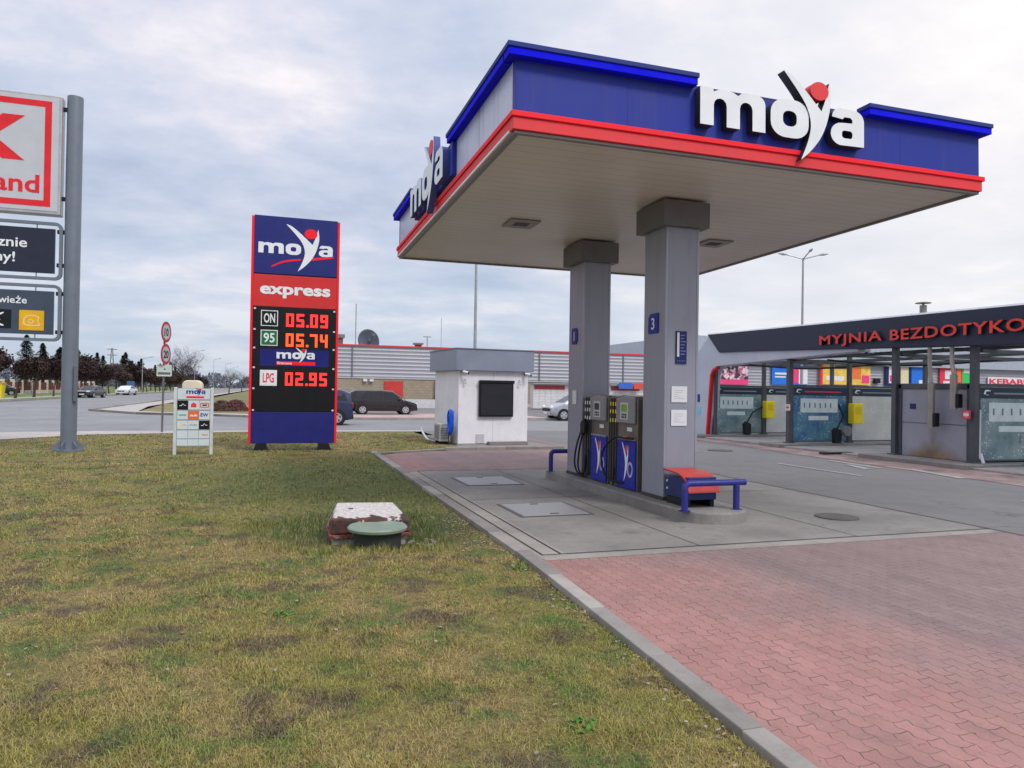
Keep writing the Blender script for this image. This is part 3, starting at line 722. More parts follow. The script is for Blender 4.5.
# pumps
body_m = M('pump_steel', (.20,.18,.15), .35, .55, var=.15, scale=5)
pump_blue = M('pump_blue', (.016,.028,.33), .28, var=.06)
def pump(cy, lab, screen, side):
    t = thing('fuel_pump', lab, 'fuel pump', (5.47,cy,.15)); hw = .46; xf = -.235
    mb = MB(); mb.prism([(-hw+.0,.0),(hw,.0),(hw,1.40),(hw-.05,1.42),(0,1.455),(-hw+.05,1.44),(-hw,1.40)], 'x', xf, .235); mb.build('cabinet', body_m, t, bevel=.012)
    # hose bay at far end
    mb = MB()
    for y0 in (.20,.29,.38): mb.box((xf-.02,y0,.06),(xf-.001,y0+.05,1.40))
    mb.build('hose_bay', M('bay_dark', (.05,.045,.04), .4, .4), t, bevel=.006)
    mb = MB()
    for k,y0 in enumerate((.225,.315,.405)):
        for z in (1.28,1.16,1.02): mb.box((xf-.024,y0-.017,z),(xf-.0205,y0+.02,z+.06))
    mb.build_each('grade_sticker', paper if side == 0 else M('yellow_label', (.8,.6,.05), .5), t)
    # display head
    mb = MB(); mb.prism([(-.44,1.02),(.14,1.02),(.16,1.05),(.16,1.40),(-.15,1.44),(-.44,1.42)], 'x', xf-.05, xf-.002); mb.build('display_head', M('head_grey', (.27,.27,.28), .4, .2), t, bevel=.015)
    mb = MB(); mb.box((xf-.056,-.26,1.08),(xf-.051,.0,1.34)); f = mb.build('display_panel', M('bezel', (.55,.56,.58), .5), t)
    mb = MB(); mb.box((xf-.060,-.22,1.20),(xf-.057,-.04,1.31)); mb.build('screen', screen, f)
    mb = MB()
    for i in range(3):
        for j in range(2): mb.box((xf-.060,-.21+.06*i,1.10+.04*j),(xf-.057,-.17+.06*i,1.13+.04*j))
    mb.build('keypad', black, f)
    # lower blue door
    mb = MB(); mb.box((xf-.03,-.45,.02),(xf-.002,.15,.76)); d = mb.build('lower_door', pump_blue, t, bevel=.008)
    shape([FIG], white_l, d, (xf-.031,-.10,.28), '-x', .16, .24, .003, 'brand_figure')
    shape([arc(.53,1.45,.24,0,345,18)], red_pl, d, (xf-.031,-.10,.28), '-x', .16, .24, .004, 'brand_dot')
    shape([arc(1.15,.1,.55,0,345,22),arc(1.15,.1,.36,0,345,22)], M('pale_violet', (.45,.42,.65), .4), d, (xf-.031,-.12,.30), '-x', .16, .22, .003, 'brand_ring')
    mb = MB(); mb.box((xf-.032,-.44,.765),(xf-.002,.14,.79)); mb.build('door_lip', steel, t)
    mb = MB(); mb.box((xf-.006,-.30,.90),(xf-.001,-.14,.96)); mb.build('info_sticker', paper, t)
    # nozzles and hoses
    def hose(pts, r=.016): mb = MB(); mb.tube([tuple(q) for q in catmull(pts, 7)], r, 10); mb.build('hose', rubber, t, smooth=True)
    if side == 0:
        for y0,z0 in ((.40,.86),(.31,.90)):
            mb = MB(); mb.prism([(y0-.03,z0-.12),(y0+.05,z0-.10),(y0+.06,z0+.08),(y0+.0,z0+.14),(y0-.04,z0+.05)], 'x', xf-.10, xf-.04); mb.build('nozzle', black, t, bevel=.01)
        hose([(xf-.08,.44,.82),(xf-.14,.50,.55),(xf-.16,.53,.25),(xf-.12,.46,.08),(xf-.06,.36,.10),(xf-.03,.36,.40)])
        hose([(xf-.08,.36,.82),(xf-.13,.40,.50),(xf-.14,.42,.20),(xf-.10,.32,.05),(xf-.03,.24,.10),(xf-.02,.25,.5)])
    else:
        mb = MB(); mb.box((xf-.07,-.22,.77),(xf-.03,-.12,.82)); mb.build('nozzle', M('orange_guard', (.8,.2,.03), .5), t, bevel=.01)
        hose([(xf-.06,-.44,.80),(xf-.10,-.20,.80),(xf-.13,.06,.78),(xf-.18,.30,.60),(xf-.19,.37,.38),(xf-.15,.30,.18),(xf-.08,.1,.10),(xf-.03,-.1,.10)])
        hose([(xf-.03,.25,.30),(xf-.05,.23,.02)], .014)
    return t
pump(11.26,'far fuel pump with grey display and hanging black hoses',M('lcd_dark', (.06,.07,.06), .2),0)
pump(10.27,'near fuel pump with green display and a looping hose',M('lcd_green', (.25,.42,.05), .2),1)

# ------------------------------------------------------------------ price totem
t = thing('price_totem', 'tall navy, red and black fuel price totem on the lawn', 'price sign', (.57,19.6,.03))
w = 1.09
mb = MB(); mb.box((-w+.03,.0,.17),(w-.03,.36,5.94)); mb.build('cabinet', M('totem_core', (.04,.04,.06), .5), t)
mb = MB(); mb.box((-w,-.03,.16),(-w+.06,.38,5.95)); mb.box((w-.06,-.03,.16),(w,.38,5.95)); mb.build_each('side_rail', red_hi, t, bevel=.01)
mb = MB(); mb.box((-w+.062,-.025,4.50),(w-.062,-.001,5.97)); mb.build('logo_panel', M('totem_navy', (.018,.025,.17), .4, var=.04), t, bevel=.005)
mb = MB(); mb.box((-w+.062,-.025,3.66),(w-.062,-.001,4.47)); mb.build('express_panel', M('totem_red', (.62,.035,.035), .4, var=.05), t, bevel=.005)
mb = MB(); mb.box((-w+.062,-.025,.99),(w-.062,-.001,3.64)); mb.build('price_panel', black_pan, t, bevel=.005)
mb = MB(); mb.box((-w+.062,-.022,.17),(w-.062,-.001,.97)); mb.build('base_panel', M('totem_blue', (.016,.02,.16), .4), t, bevel=.005)
logo(t, (.0,-.026,5.02), '-y', .345, .26, .003, white_l, red_hi, swoosh=True, xs=(-2.68,-.76,1.62), fig=(.60,.475,.04,-.13))
text('express', white_l, t, (0,-.026,3.99), '-y', h=.29, w=1.74, bold=.035, align='CENTER', depth=.004)
def badge(z, s, bg, fg, rim):
    mb = MB(); mb.box((-.83,-.030,z-.20),(-.42,-.026,z+.20)); bd = mb.build('fuel_badge', rim, t)
    mb = MB(); mb.box((-.81,-.033,z-.18),(-.44,-.0305,z+.18)); mb.build('badge_face', bg, bd)
    text(s, fg, bd, (-.625,-.034,z-.11), '-y', h=.24, w=.27, bold=.02, align='CENTER', depth=.003)
badge(3.36,'ON',black_pan,white_l,white_l); badge(2.86,'95',M('badge_green', (.01,.16,.05), .4),white_l,white_l); badge(1.84,'LPG',white_l,red_pl,white_l)
led = M('led_red', (.8,.02,.02), .4, emis=(1,.035,.03), es=1.15); led2 = M('led_orange', (.8,.08,.02), .4, emis=(1,.075,.02), es=1.15)
SEG = {'0':'abcdef','1':'bc','2':'abged','3':'abgcd','4':'fgbc','5':'afgcd','6':'afgedc','7':'abc','8':'abcdefg','9':'abcdfg'}
def digits(z, s, mt):
    mb = MB(); x = -.22; dw, dh, th = .19, .34, .062
    for ch in s:
        if ch == '.': mb.box((x-.01,-.034,z-dh/2),(x+.05,-.027,z-dh/2+.06)); x += .085; continue
        q = dict(a=(0,dh-th,dw,dh), d=(0,0,dw,th), g=(.01,dh/2-th/2,dw-.01,dh/2+th/2), f=(0,dh/2,th,dh), b=(dw-th,dh/2,dw,dh), e=(0,0,th,dh/2), c=(dw-th,0,dw,dh/2))
        for i, k in enumerate(SEG[ch]):
            a = q[k]; e = .0004*i; mb.box((x+a[0],-.034-e,z-dh/2+a[1]),(x+a[2],-.027,z-dh/2+a[3]))
        x += .255
    mb.build('price_digits', mt, t)
digits(3.33,'05.09',led); digits(2.82,'05.74',led2); digits(1.82,'02.95',led)
mb = MB(); mb.box((-.84,-.031,2.14),(.86,-.026,2.58)); bd = mb.build('brand_strip', M('strip_blue', (.012,.015,.16), .4), t)
logo(bd, (.12,-.032,2.34), '-y', .20, .155, .002, white_l, red_hi)
mb = MB(); mb.box((-.44,-.034,2.18),(.52,-.0315,2.27)); mb.build('slogan_bar', red_hi, bd)
text('firmowe', white_l, bd, (-.42,-.035,2.195), '-y', h=.065, w=.36, depth=.001, bold=.02)
mb = MB()
for z in (3.60,3.07,2.60,2.10,1.57,1.02):
    for x in (-.98,.98): mb.box((x-.025,-.032,z-.02),(x+.025,-.026,z+.02))
mb.build_each('fixing_clip', M('clip', (.7,.7,.7), .4), t)
for x in (-.78,.78): 
    mb = MB(); mb.prism([(x-.20,-.06),(x+.20,-.06),(x+.12,.165),(x-.12,.165)], 'y', -.02, .38); mb.build('foot', black, t, bevel=.01)

# ------------------------------------------------------------------ tenant board
t = thing('tenant_board', 'white framed directory board of small coloured business plates on the lawn', 'directory board', (-1.70,18.6,.02))
fr = M('board_frame', (.62,.66,.66), .45, .2); pl_w = M('board_white', (.60,.68,.70), .4, var=.05)
mb = MB(); mb.box((-.43,-.03,0),(-.36,.03,1.58)); mb.build('post', fr, t, bevel=.006); mb = MB(); mb.box((.36,-.03,0),(.43,.03,1.58)); mb.build('post', fr, t, bevel=.006)
mb = MB(); mb.box((-.358,-.012,.20),(.358,.018,1.56)); mb.build('back_panel', M('board_back', (.30,.34,.36), .5), t)
rows = [(1.30,1.55),(1.06,1.27),(.83,1.03),(.60,.80),(.385,.57),(.215,.365)]
cols = [(-.350,-.122),(-.114,.114),(.122,.350)]
mb = MB(); mb.box((-.35,-.018,rows[0][0]),(.35,-.013,rows[0][1])); hd = mb.build('header_plate', pl_w, t)
logo(hd, (.08,-.0185,1.43), '-y', .088, .075, .002, navy, red_hi)
mb = MB(); mb.box((-.16,-.021,1.33),(.22,-.0185,1.375)); mb.build('header_underline', red_hi, hd)
pc = {(1,0):'k',(1,1):'w',(1,2):'o',(2,0):'t',(2,1):'O',(2,2):'E',(3,0):'s',(3,1):'A',(3,2):'k'}
for r_ in range(1,6):
    for c_ in range(3):
        k = pc.get((r_,c_),'w')
        mt = {'k':black_pan,'O':M('orange', (.75,.16,.04), .4)}.get(k, pl_w)
        mb = MB(); x0,x1 = cols[c_]; z0,z1 = rows[r_]; mb.box((x0,-.018,z0),(x1,-.013,z1)); pp = mb.build('name_plate', mt, t); xc = (x0+x1)/2; zc = (z0+z1)/2
        if (r_,c_) == (1,1): shape([[(-.06,-.05),(.06,-.05),(.06,.02),(0,.07),(-.06,.02)]], red_pl, pp, (xc,-.0185,zc), '-y', 1, 1, .002, 'house_emblem')
        if (r_,c_) == (1,2):
            shape([rrect(-.10,-.06,.10,.06,.03), rrect(-.075,-.035,.075,.035,.02)], M('orange', (.75,.16,.04)), pp, (xc,-.0185,zc), '-y', 1, 1, .002, 'ring_emblem'); shape([rrect(-.05,-.018,.05,.018,.01)], navy, pp, (xc,-.0185,zc), '-y', 1, 1, .002, 'bar_emblem')
        if k == 'k': shape([[(-.07,-.02),(-.02,-.02),(0,.025),(.03,-.01),(.07,-.01),(.07,.0),(.03,.005),(0,.04),(-.03,-.005),(-.07,-.005)]], paper, pp, (xc,-.0185,zc), '-y', 1, 1, .002, 'emblem')
        if k == 'E': text('EW', navy, pp, (xc,-.0185,zc-.03), '-y', h=.08, align='CENTER', bold=.03, depth=.002)
        if k == 'O': shape([[(-.08,-.03),(.08,-.03),(.08,.0),(.04,.03),(.0,-.01),(-.04,.02),(-.08,-.01)]], paper, pp, (xc,-.0185,zc), '-y', 1, 1, .002, 'emblem')
        if k == 's': shape([arc(-.05,0,.035,0,345,14),arc(-.05,0,.018,0,345,14)], yellow, pp, (xc,-.0185,zc), '-y', 1, 1, .002, 'ring_emblem'); shape([rrect(0,-.012,.08,.012,.005)], M('print_grey', (.45,.47,.48), .7), pp, (xc,-.0185,zc), '-y', 1, 1, .002, 'bar_emblem')
        if k == 't': shape([rrect(-.08,-.012,.08,.018,.005)], M('teal_print', (.1,.35,.3), .6), pp, (xc,-.0185,zc), '-y', 1, 1, .002, 'bar_emblem')
        if k == 'A': text('AYAX', M('print_dark', (.12,.13,.16), .6), pp, (xc,-.0185,zc-.02), '-y', h=.045, align='CENTER', depth=.002)
        if (r_,c_) == (4,2): shape([rrect(-.05,.01,.09,.03,.004)], M('orange', (.75,.16,.04)), pp, (xc,-.0185,zc-.03), '-y', 1, 1, .002, 'bar_emblem')

# ------------------------------------------------------------------ speed signs
t = thing('traffic_sign', 'slim post with two round red-rimmed limit signs and a small plate', 'traffic sign', (-3.5,27.5,0.02))
mb = MB(); mb.tube([(0,0,0),(.03,0,3.75)], .035, 10); mb.build('post', M('sign_post', (.16,.16,.17), .5, .4), t, smooth=True)
tilt = (R(90),0,R(72))
fw = Vector((math.sin(R(72)), -math.cos(R(72)), 0))
def disc(z, s):
    c0 = Vector((.02,0,z))+fw*.05
    o = shape([arc(0,0,.36,0,352,40)], red_pl, t, c0, tilt, 1, 1, .012, 'sign_disc'); o.data.materials[0] = M('faded_rim', (.38,.04,.06), .6)
    o2 = shape([arc(0,0,.26,0,352,36)], M('faded_face', (.42,.43,.45), .6), t, c0+fw*.0125, tilt, 1, 1, .003, 'disc_face')
    text(s, black, t, tuple(c0+fw*.016+Vector((0,0,-.13))), tilt, h=.26, depth=.003, bold=.03, align='CENTER')
disc(3.44,'10'); disc(2.68,'20')
c0 = Vector((.02,0,2.12))+Vector((math.sin(R(20)),-math.cos(R(20)),0))*.05; tl = (R(90),0,R(20)); f2 = Vector((math.sin(R(20)),-math.cos(R(20)),0))
shape([rrect(-.24,-.2,.24,.2,.03)], M('plate_white', (.55,.62,.58), .5), t, c0, tl, 1, 1, .008, 'sub_plate')
mb = MB(); mb.box((-.2,-.14,.009),(.2,-.06,.011)); mb.prism([(-.03,.02),(.05,.02),(.02,.09)], 'z', .009, .011)
o = mb.build('plate_print', M('print_dark', (.12,.13,.16), .6), t); o.location = c0; o.rotation_euler = tl

# ------------------------------------------------------------------ store pylon sign
t = thing('pylon_sign', 'tall grey double-pole store sign carrying a red and white cabinet and two dark panels', 'pylon sign', (-4.585,20,.02))
pm_ = M('pylon_paint', (.17,.20,.245), .45, .25, var=.08)
def pole(x, base):
    mb = MB(); mb.tube([(x,0,.02),(x,0,8.52)], .172, 28); p_ = mb.build('pole', pm_, t, smooth=True)
    mb = MB(); mb.lathe([(.33,0),(.33,.05),(.18,.05)], (x,0,0), 28)
    for a in (0,60,120,180,240,300):
        d = Vector((math.cos(R(a+15)),math.sin(R(a+15)),0)); n = Vector((-d.y,d.x,0))*.008; c0 = Vector((x,0,0))
        q = [c0+d*.16, c0+d*.32]
        mb.add([q[0]-n+Vector((0,0,.05)),q[1]-n+Vector((0,0,.05)),q[1]-n+Vector((0,0,.14)),q[0]-n+Vector((0,0,.26)),q[0]+n+Vector((0,0,.05)),q[1]+n+Vector((0,0,.05)),q[1]+n+Vector((0,0,.14)),q[0]+n+Vector((0,0,.26))],
               [(0,1,2,3),(4,7,6,5),(0,4,5,1),(1,5,6,2),(2,6,7,3),(3,7,4,0)])
    mb.build('base_plate', pm_, p_)
    return p_
pr_ = pole(0,0); pole(-3.9,0)
mb = MB(); mb.box((.12,-.19,1.2),(.20,-.10,2.05)); mb.build('access_door', M('door_grey', (.13,.14,.17), .5), pr_, bevel=.01)
cab = M('cabinet_silver', (.45,.45,.46), .4, .4)
mb = MB(); mb.box((-3.60,-.14,5.62),(-.24,.14,8.46)); kb = mb.build('logo_cabinet', cab, t, bevel=.02)
mb = MB(); mb.box((-3.54,-.150,5.70),(-.30,-.141,8.40)); mb.build('cabinet_face', M('cabinet_white', (.52,.54,.58), .35, var=.04), kb)
mb = MB()
x0,x1,z0,z1,tk = -3.46,-.45,5.80,8.30,.14
for a in (((x0,z1-tk),(x1,z1)),((x0,z0),(x1,z0+tk)),((x0,z0+tk+.001),(x0+tk,z1-tk-.001)),((x1-tk,z0+tk+.001),(x1,z1-tk-.001))): mb.box((a[0][0],-.156,a[0][1]),(a[1][0],-.151,a[1][1]))
mb.build('red_frame', M('kred', (.72,.02,.03), .4), kb)
# K-shaped emblem: arrow pieces
kz = 7.35
shape([[(-1.45,kz+.55),(-1.0,kz+.55),(-1.62,kz+.02),(-1.0,kz-.50),(-1.45,kz-.50),(-2.0,kz+.02)], [(-2.6,kz+.55),(-2.1,kz+.55),(-2.1,kz-.50),(-2.6,kz-.50)]], M('kred', (.72,.02,.03), .4), kb, (-.0+.0,-.151,0), '-y', 1, 1, .006, 'emblem')
text('Kaufland', M('kred', (.72,.02,.03), .4), kb, (-2.95,-.151,6.12), '-y', h=.43, w=2.27, bold=.02, depth=.006)
# brackets
mb = MB()
for z in (8.15,6.0,5.2,4.4,3.72,2.80): mb.box((-.32,-.04,z),(-.15,.04,z+.09))
mb.build_each('bracket', black, pr_)
def frame_panel(z0, z1, bg):
    f = MB()
    ro = rrect(-3.58,z0,-.20,z1,.16); ri = rrect(-3.51,z0+.07,-.27,z1-.07,.10)
    pa = shape([ro, ri], pm_, t, (0,.02,0), '-y', 1, 1, .08, 'tube_frame')
    mb = MB(); mb.box((-3.46,-.03,z0+.16),(-.36,.03,z1-.16)); pn = mb.build('panel', bg, pa, (0,-.02,0))
    # panels were authored in the sign frame; undo the frame's rotation
    pn.parent = t
    mb = MB()
    for x in (-2.9,-1.6,-.75):
        mb.box((x,-.01,z1-.16),(x+.02,.01,z1-.06)); mb.box((x,-.01,z0+.06),(x+.02,.01,z0+.16))
    mb.build_each('frame_strut', pm_, t, loc=(0,-.02,0))
    return pn
pd = frame_panel(4.08,5.46,M('panel_dark', (.022,.028,.05), .4)); 
text('Serdecznie', white_l, pd, (-2.55,-.031,4.83), '-y', h=.235, w=1.62, bold=.015, depth=.004)
text('zapraszamy!', white_l, pd, (-2.95,-.031,4.48), '-y', h=.235, w=1.78, bold=.015, depth=.004)
pg = frame_panel(2.62,3.97,M('panel_slate', (.055,.075,.11), .4))
text('Świeże', white_l, pg, (-1.63,-.031,3.50), '-y', h=.165, w=.72, bold=.015, depth=.004)
mb = MB(); mb.box((-1.95,-.036,2.90),(-1.22,-.031,3.34)); mb.build('pictogram_tile', black_pan, pg)
mb = MB(); mb.box((-1.06,-.036,2.87),(-.55,-.031,3.34)); mb.build('pictogram_tile', M('amber', (.75,.42,.01), .4), pg)
shape([catmull([(-1.37,3.28),(-1.52,3.22),(-1.60,3.10),(-1.52,2.99),(-1.37,2.95)],5)+catmull([(-1.37,2.98),(-1.47,3.03),(-1.44,3.10),(-1.49,3.17),(-1.37,3.25)],5)], white_l, pg, (0,-.0365,0), '-y', 1, 1, .003, 'pictogram')
def ring2(pts, wd): 
    o = catmull(pts+[pts[0]],4)[:-1]; cx = sum(p[0] for p in o)/len(o); cz = sum(p[1] for p in o)/len(o)
    return [o, [(cx+(x-cx)*(1-wd), cz+(z-cz)*(1-wd)) for x,z in o]]
shape(ring2([(-.98,3.05),(-.96,3.15),(-.88,3.22),(-.73,3.22),(-.65,3.18),(-.67,3.08),(-.64,2.98),(-.93,2.98)], .16), M('cream_line', (.85,.65,.35), .5), pg, (0,-.0365,0), '-y', 1, 1, .003, 'pictogram')
shape(ring2([(-.88,3.08),(-.83,3.13),(-.77,3.10),(-.77,3.04),(-.85,3.03)], .35), M('cream_line', (.85,.65,.35), .5), pg, (0,-.0365,0), '-y', 1, 1, .003, 'pictogram')

# ------------------------------------------------------------------ kiosk
t = thing('kiosk', 'small white kiosk with grey flat roof band and closed black shutter', 'kiosk', (6.36,20.95,.012), R(5))
kw = M('kiosk_white', (.76,.76,.79), .5, var=.06, scale=1.5, dirt=((.45,.43,.42),.35))
streaks(kw, .14)
mb = MB(); mb.box((-1.12,0,.04),(1.12,2.3,2.22)); mb.build('wall', kw, t, bevel=.012)
mb = MB(); mb.box((-1.13,-.012,.0),(1.13,2.31,.038)); mb.build('plinth', M('plinth_grey', (.3,.3,.31), .8), t)
mb = MB(); mb.box((-1.25,-.14,2.205),(1.25,2.5,2.83)); mb.build('roof_band', M('roof_band', (.25,.28,.36), .4, .35, var=.12, scale=.9), t, bevel=.01)
mb = MB(); mb.box((-1.27,-.16,2.832),(1.27,2.52,2.86)); mb.build('roof_trim', M('trim_grey', (.18,.2,.25), .4, .3), t)
mb = MB()
for x in (-.02,): mb.box((x,-.003,.05),(x+.008,0.001,2.2))
mb.build('wall_seam', M('seam', (.4,.4,.42), .6), t)
f = MB(); f.box((-.49,-.10,.84),(.60,-.002,1.92)); f = f.build('shutter_frame', black_pan, t, bevel=.008)
mb = MB()
for i in range(17): mb.prism([(-.115,.90+i*.055),(-.102,.90+i*.055),(-.102,.953+i*.055),(-.110,.953+i*.055)], 'x', -.45, .56)
mb.build('shutter', M('shutter_black', (.015,.016,.022), .4), f)
mb = MB(); mb.box((-.51,-.14,1.84),(.62,-.101,1.93)); mb.build('shutter_box', black_pan, f, bevel=.01)
mb = MB(); mb.box((-.55,-.025,.05),(-.30,-.001,.33)); mb.build('hatch', M('hatch_grey', (.5,.5,.52), .5), t, bevel=.006)
mb = MB(); mb.box((-.2,-.22,.0),(1.05,-.02,.10)); mb.build('step', M('step', (.22,.2,.19), .9), t, bevel=.01)
def camera_dome(x, z, lab):
    q = thing('security_camera', lab, 'camera', (6.36+x,20.95+x*.087,z), R(5))
    mb = MB(); mb.box((-.03,-.10,-.02),(.03,-.002,.02)); mb.build('bracket', black, q)
    mb = MB(); mb.tube([(-.02,-.10,.02),(.09,-.24,-.02)], .04, 12); mb.build('camera_body', paper, q, smooth=True)
    mb = MB(); mb.lathe([(.034,0),(.034,.012)], (.09,-.255,-.03), 12, axis='y'); mb.build('lens', black, q)
camera_dome(-1.0,2.16,'security camera under the left front corner of the kiosk roof'); camera_dome(1.0,2.14,'security camera under the right front corner of the kiosk roof')
for x, lab in ((-.93,'small bent lamp bracket on the kiosk wall left of the shutter'),(.82,'small bent lamp bracket on the kiosk wall right of the shutter')):
    mb = MB(); mb.tube([(0,-.0,.10),(0,-.05,.10),(0,-.07,.06),(0,-.07,-.02)], .014, 8); mb.tube([(-.035,-.07,-.03),(.035,-.07,-.03)], .016, 8)
    tag(mb.build('lamp_bracket', M('print_grey', (.45,.47,.48), .7), loc=(6.36+x,20.94+x*.087,1.86), rz=R(5)), lab, 'bracket')
# AC unit and hose at the kiosk's left wall
q = thing('outdoor_unit', 'grey air-conditioning unit standing against the left kiosk wall', 'air conditioner', (4.93,21.45,.03))
mb = MB(); mb.box((-.18,-.38,.08),(.14,.38,.60)); mb.build('casing', M('ac_grey', (.42,.43,.44), .5, var=.15, dirt=((.2,.2,.2),.5)), q, bevel=.015)
mb = MB(); 
for i in range(9): mb.box((-.186,-.30,.15+i*.045),(-.181,.30,.17+i*.045))
for i in range(7): mb.box((-.15,-.386,.15+i*.05),(.12,-.381,.17+i*.05))
mb.build('grille', M('grille', (.1,.1,.11), .5), q)
mb = MB(); mb.box((-.16,-.3,0),(.12,-.24,.08)); mb.box((-.16,.24,0),(.12,.3,.08)); mb.build_each('foot', black, q)
mb = MB()
for k in range(7):
    r0 = .22+.012*k; x = -.03-.03*(k%4)
    pts = [(x+.004*math.sin(a*3+k), .02*math.sin(k), 0) for a in (0,)]
    pts = [(x+.01*math.sin(3*a+k), r0*.62*math.cos(a)+.01*k, r0*1.3*math.sin(a)-.01*k) for a in [2*math.pi*i/24 for i in range(25)]]
    mb.tube(pts, .017, 8, cap=False)
q = thing('hose_coil', 'bright blue coiled hose hanging on the left kiosk wall', 'hose', (5.10,20.86,.74))
mb.build('coil', M('hose_blue', (.01,.10,.62), .35), q, smooth=True)
mb = MB(); mb.tube([tuple(v) for v in catmull([(-.05,.1,-.22),(-.1,.12,-.5),(-.12,.0,-.8),(-.2,.1,-.92),(-.25,.5,-.93)],6)], .017, 8); mb.build('hose_tail', rubber, q, smooth=True)
mb = MB(); mb.box((0,-.03,.2),(.03,.03,.28)); mb.box((-.12,-.02,.19),(0,.02,.21)); mb.build('hook', steel, q)
mb = MB(); mb.tube([tuple(v) for v in catmull([(0,0,0),(-.3,.05,.02),(-.5,.0,.1),(-.55,.5,.3),(-.42,1.2,.35)],6)], .03, 8)
tag(mb.build('drain_pipe', M('pipe_white', (.6,.6,.6), .5), loc=(5.0,21.7,.06), smooth=True), 'white flexible pipe curling round the foot of the kiosk wall', 'pipe')

# ------------------------------------------------------------------ store building
t = thing('store_building', 'long low store with grey ribbed cladding over beige brick and red roof edge', 'store', (2,70,0))
rib = M('rib_cladding', (.36,.37,.41), .45, .2, var=.06, scale=.3)
def ribwall(x0, x1, z0, z1, y=0):
    mb = MB(); n = int((z1-z0)/.115); pr = []
    for i in range(n+1):
        z = z0+(z1-z0)*i/n; pr.append((y-(.035 if i % 3 == 1 else 0), z))
    mb.prism(pr+[(y+.3,z1),(y+.3,z0)], 'x', x0, x1); return mb
m, nt, b = newmat('beige_brick'); p = nd(nt, 'ShaderNodeTexCoord').outputs['Object']
mp = nd(nt, 'ShaderNodeMapping'); mp.inputs['Rotation'].default_value = (R(90),0,0); lk(nt, p, mp.inputs[0])
br = nd(nt, 'ShaderNodeTexBrick'); lk(nt, mp.outputs[0], br.inputs['Vector']); br.inputs['Scale'].default_value = 1; br.inputs['Brick Width'].default_value = .5; br.inputs['Row Height'].default_value = .25
br.inputs['Mortar Size'].default_value = .012; br.inputs['Color1'].default_value = (.30,.25,.18,1); br.inputs['Color2'].default_value = (.36,.30,.22,1); br.inputs['Mortar'].default_value = (.2,.18,.15,1)
lk(nt, br.outputs[0], b.inputs['Base Color']); b.inputs['Roughness'].default_value = .85
brick = m
mb = MB(); mb.box((0,.02,0),(128,40,2.55)); mb.build('brick_base', brick, t)
mb = MB(); mb.box((0,-.05,2.55),(128,.25,2.66)); mb.box((-.02,-.06,0),(30,-.0,.30)); mb.build('ledge', M('ledge', (.45,.45,.47), .5), t)
ribwall(0,41.5,2.66,5.62).build('ribbed_cladding', rib, t); ribwall(41.5,128,2.66,5.62).build('ribbed_cladding', rib, t)
mb = MB(); mb.box((0,.3,2.66),(41.4,40,5.55)); mb.box((41.5,.3,2.66),(128,40,5.6)); mb.build('core', M('core', (.35,.35,.36), .7), t)
mb = MB(); mb.box((-.1,-.14,5.62),(41.5,.35,5.75)); mb.box((45.6,-.14,5.62),(128,.35,5.80)); mb.build('roof_edge', red_pl, t)
mb = MB()
for x in (5.2,14.5,24,33.5): mb.box((x,-.10,2.66),(x+.12,-.091,5.6))
mb.build('cladding_seam', M('seam_dark', (.16,.16,.18), .5), t)
mb = MB(); mb.box((41.5,-.6,5.3),(128,20,8.0)); mb.build('upper_storey', M('upper_grey', (.38,.42,.48), .5, .1), t)
mb = MB(); mb.box((45.6,-.65,4.8),(47.6,-.601,5.25)); mb.build('dark_band', M('band_red', (.25,.08,.08), .5), t)
d = MB(); d.box((8.3,-.08,.02),(10.1,.01,2.35)); d = d.build('door', M('red_door', (.55,.05,.045), .5), t)
mb = MB(); mb.box((8.5,-.14,1.0),(8.6,-.081,1.2)); mb.build('handle', black, d)
for x in (6.3,6.9): 
    mb = MB(); mb.box((x,-.25,2.28),(x+.35,-.001,2.5)); mb.build('wall_lamp', paper, t)
mb = MB(); mb.tube([(13.2,-.15,0),(13.2,-.15,2.5)], .05, 8); mb.box((13.2,-.4,.7),(14.8,-.1,1.1)); mb.build('downpipe', M('pipe_dark', (.12,.11,.11), .5), t)
# low white wall in front
mb = MB(); mb.box((4,62,.0),(19,62.25,.75)); tag(mb.build('low_wall', M('low_wall', (.55,.55,.56), .7)), 'low pale kerb wall before the store between van and kiosk', 'wall')
# roof items
q = thing('satellite_dish', 'large dark satellite dish on the store roof', 'satellite dish', (8.9,71.2,5.6))
mb = MB(); prof = []
n = 28; vs = [(0,.0,0)]; 
for j in range(1,7):
    for k in range(n):
        a = 2*math.pi*k/n; r_ = 1.35*j/6; vs.append((r_*math.cos(a), -.35*(r_/1.35)**2+.35, r_*math.sin(a)))
fs = [(0,1+k,1+(k+1)%n) for k in range(n)]
for j in range(5):
    for k in range(n): fs.append((1+j*n+k, 1+j*n+(k+1)%n, 1+(j+1)*n+(k+1)%n, 1+(j+1)*n+k))
mb.add(vs, fs); o = mb.build('reflector', M('dish_grey', (.16,.21,.26), .6), q, (0,0,.6), smooth=True); o.scale = (.85,.85,.85); o.rotation_euler = (R(12),R(0),R(-35)); o.modifiers.new('s','SOLIDIFY').thickness = .04
mb = MB(); mb.tube([(0,.3,0),(0,.3,.8)], .07, 8); mb.tube([(.3,-1.0,1.1),(0,0,.2)], .04, 8); mb.box((.2,-1.1,1.0),(.5,-.85,1.3)); mb.build('mount', M('dish_mount', (.12,.14,.17), .6), q)
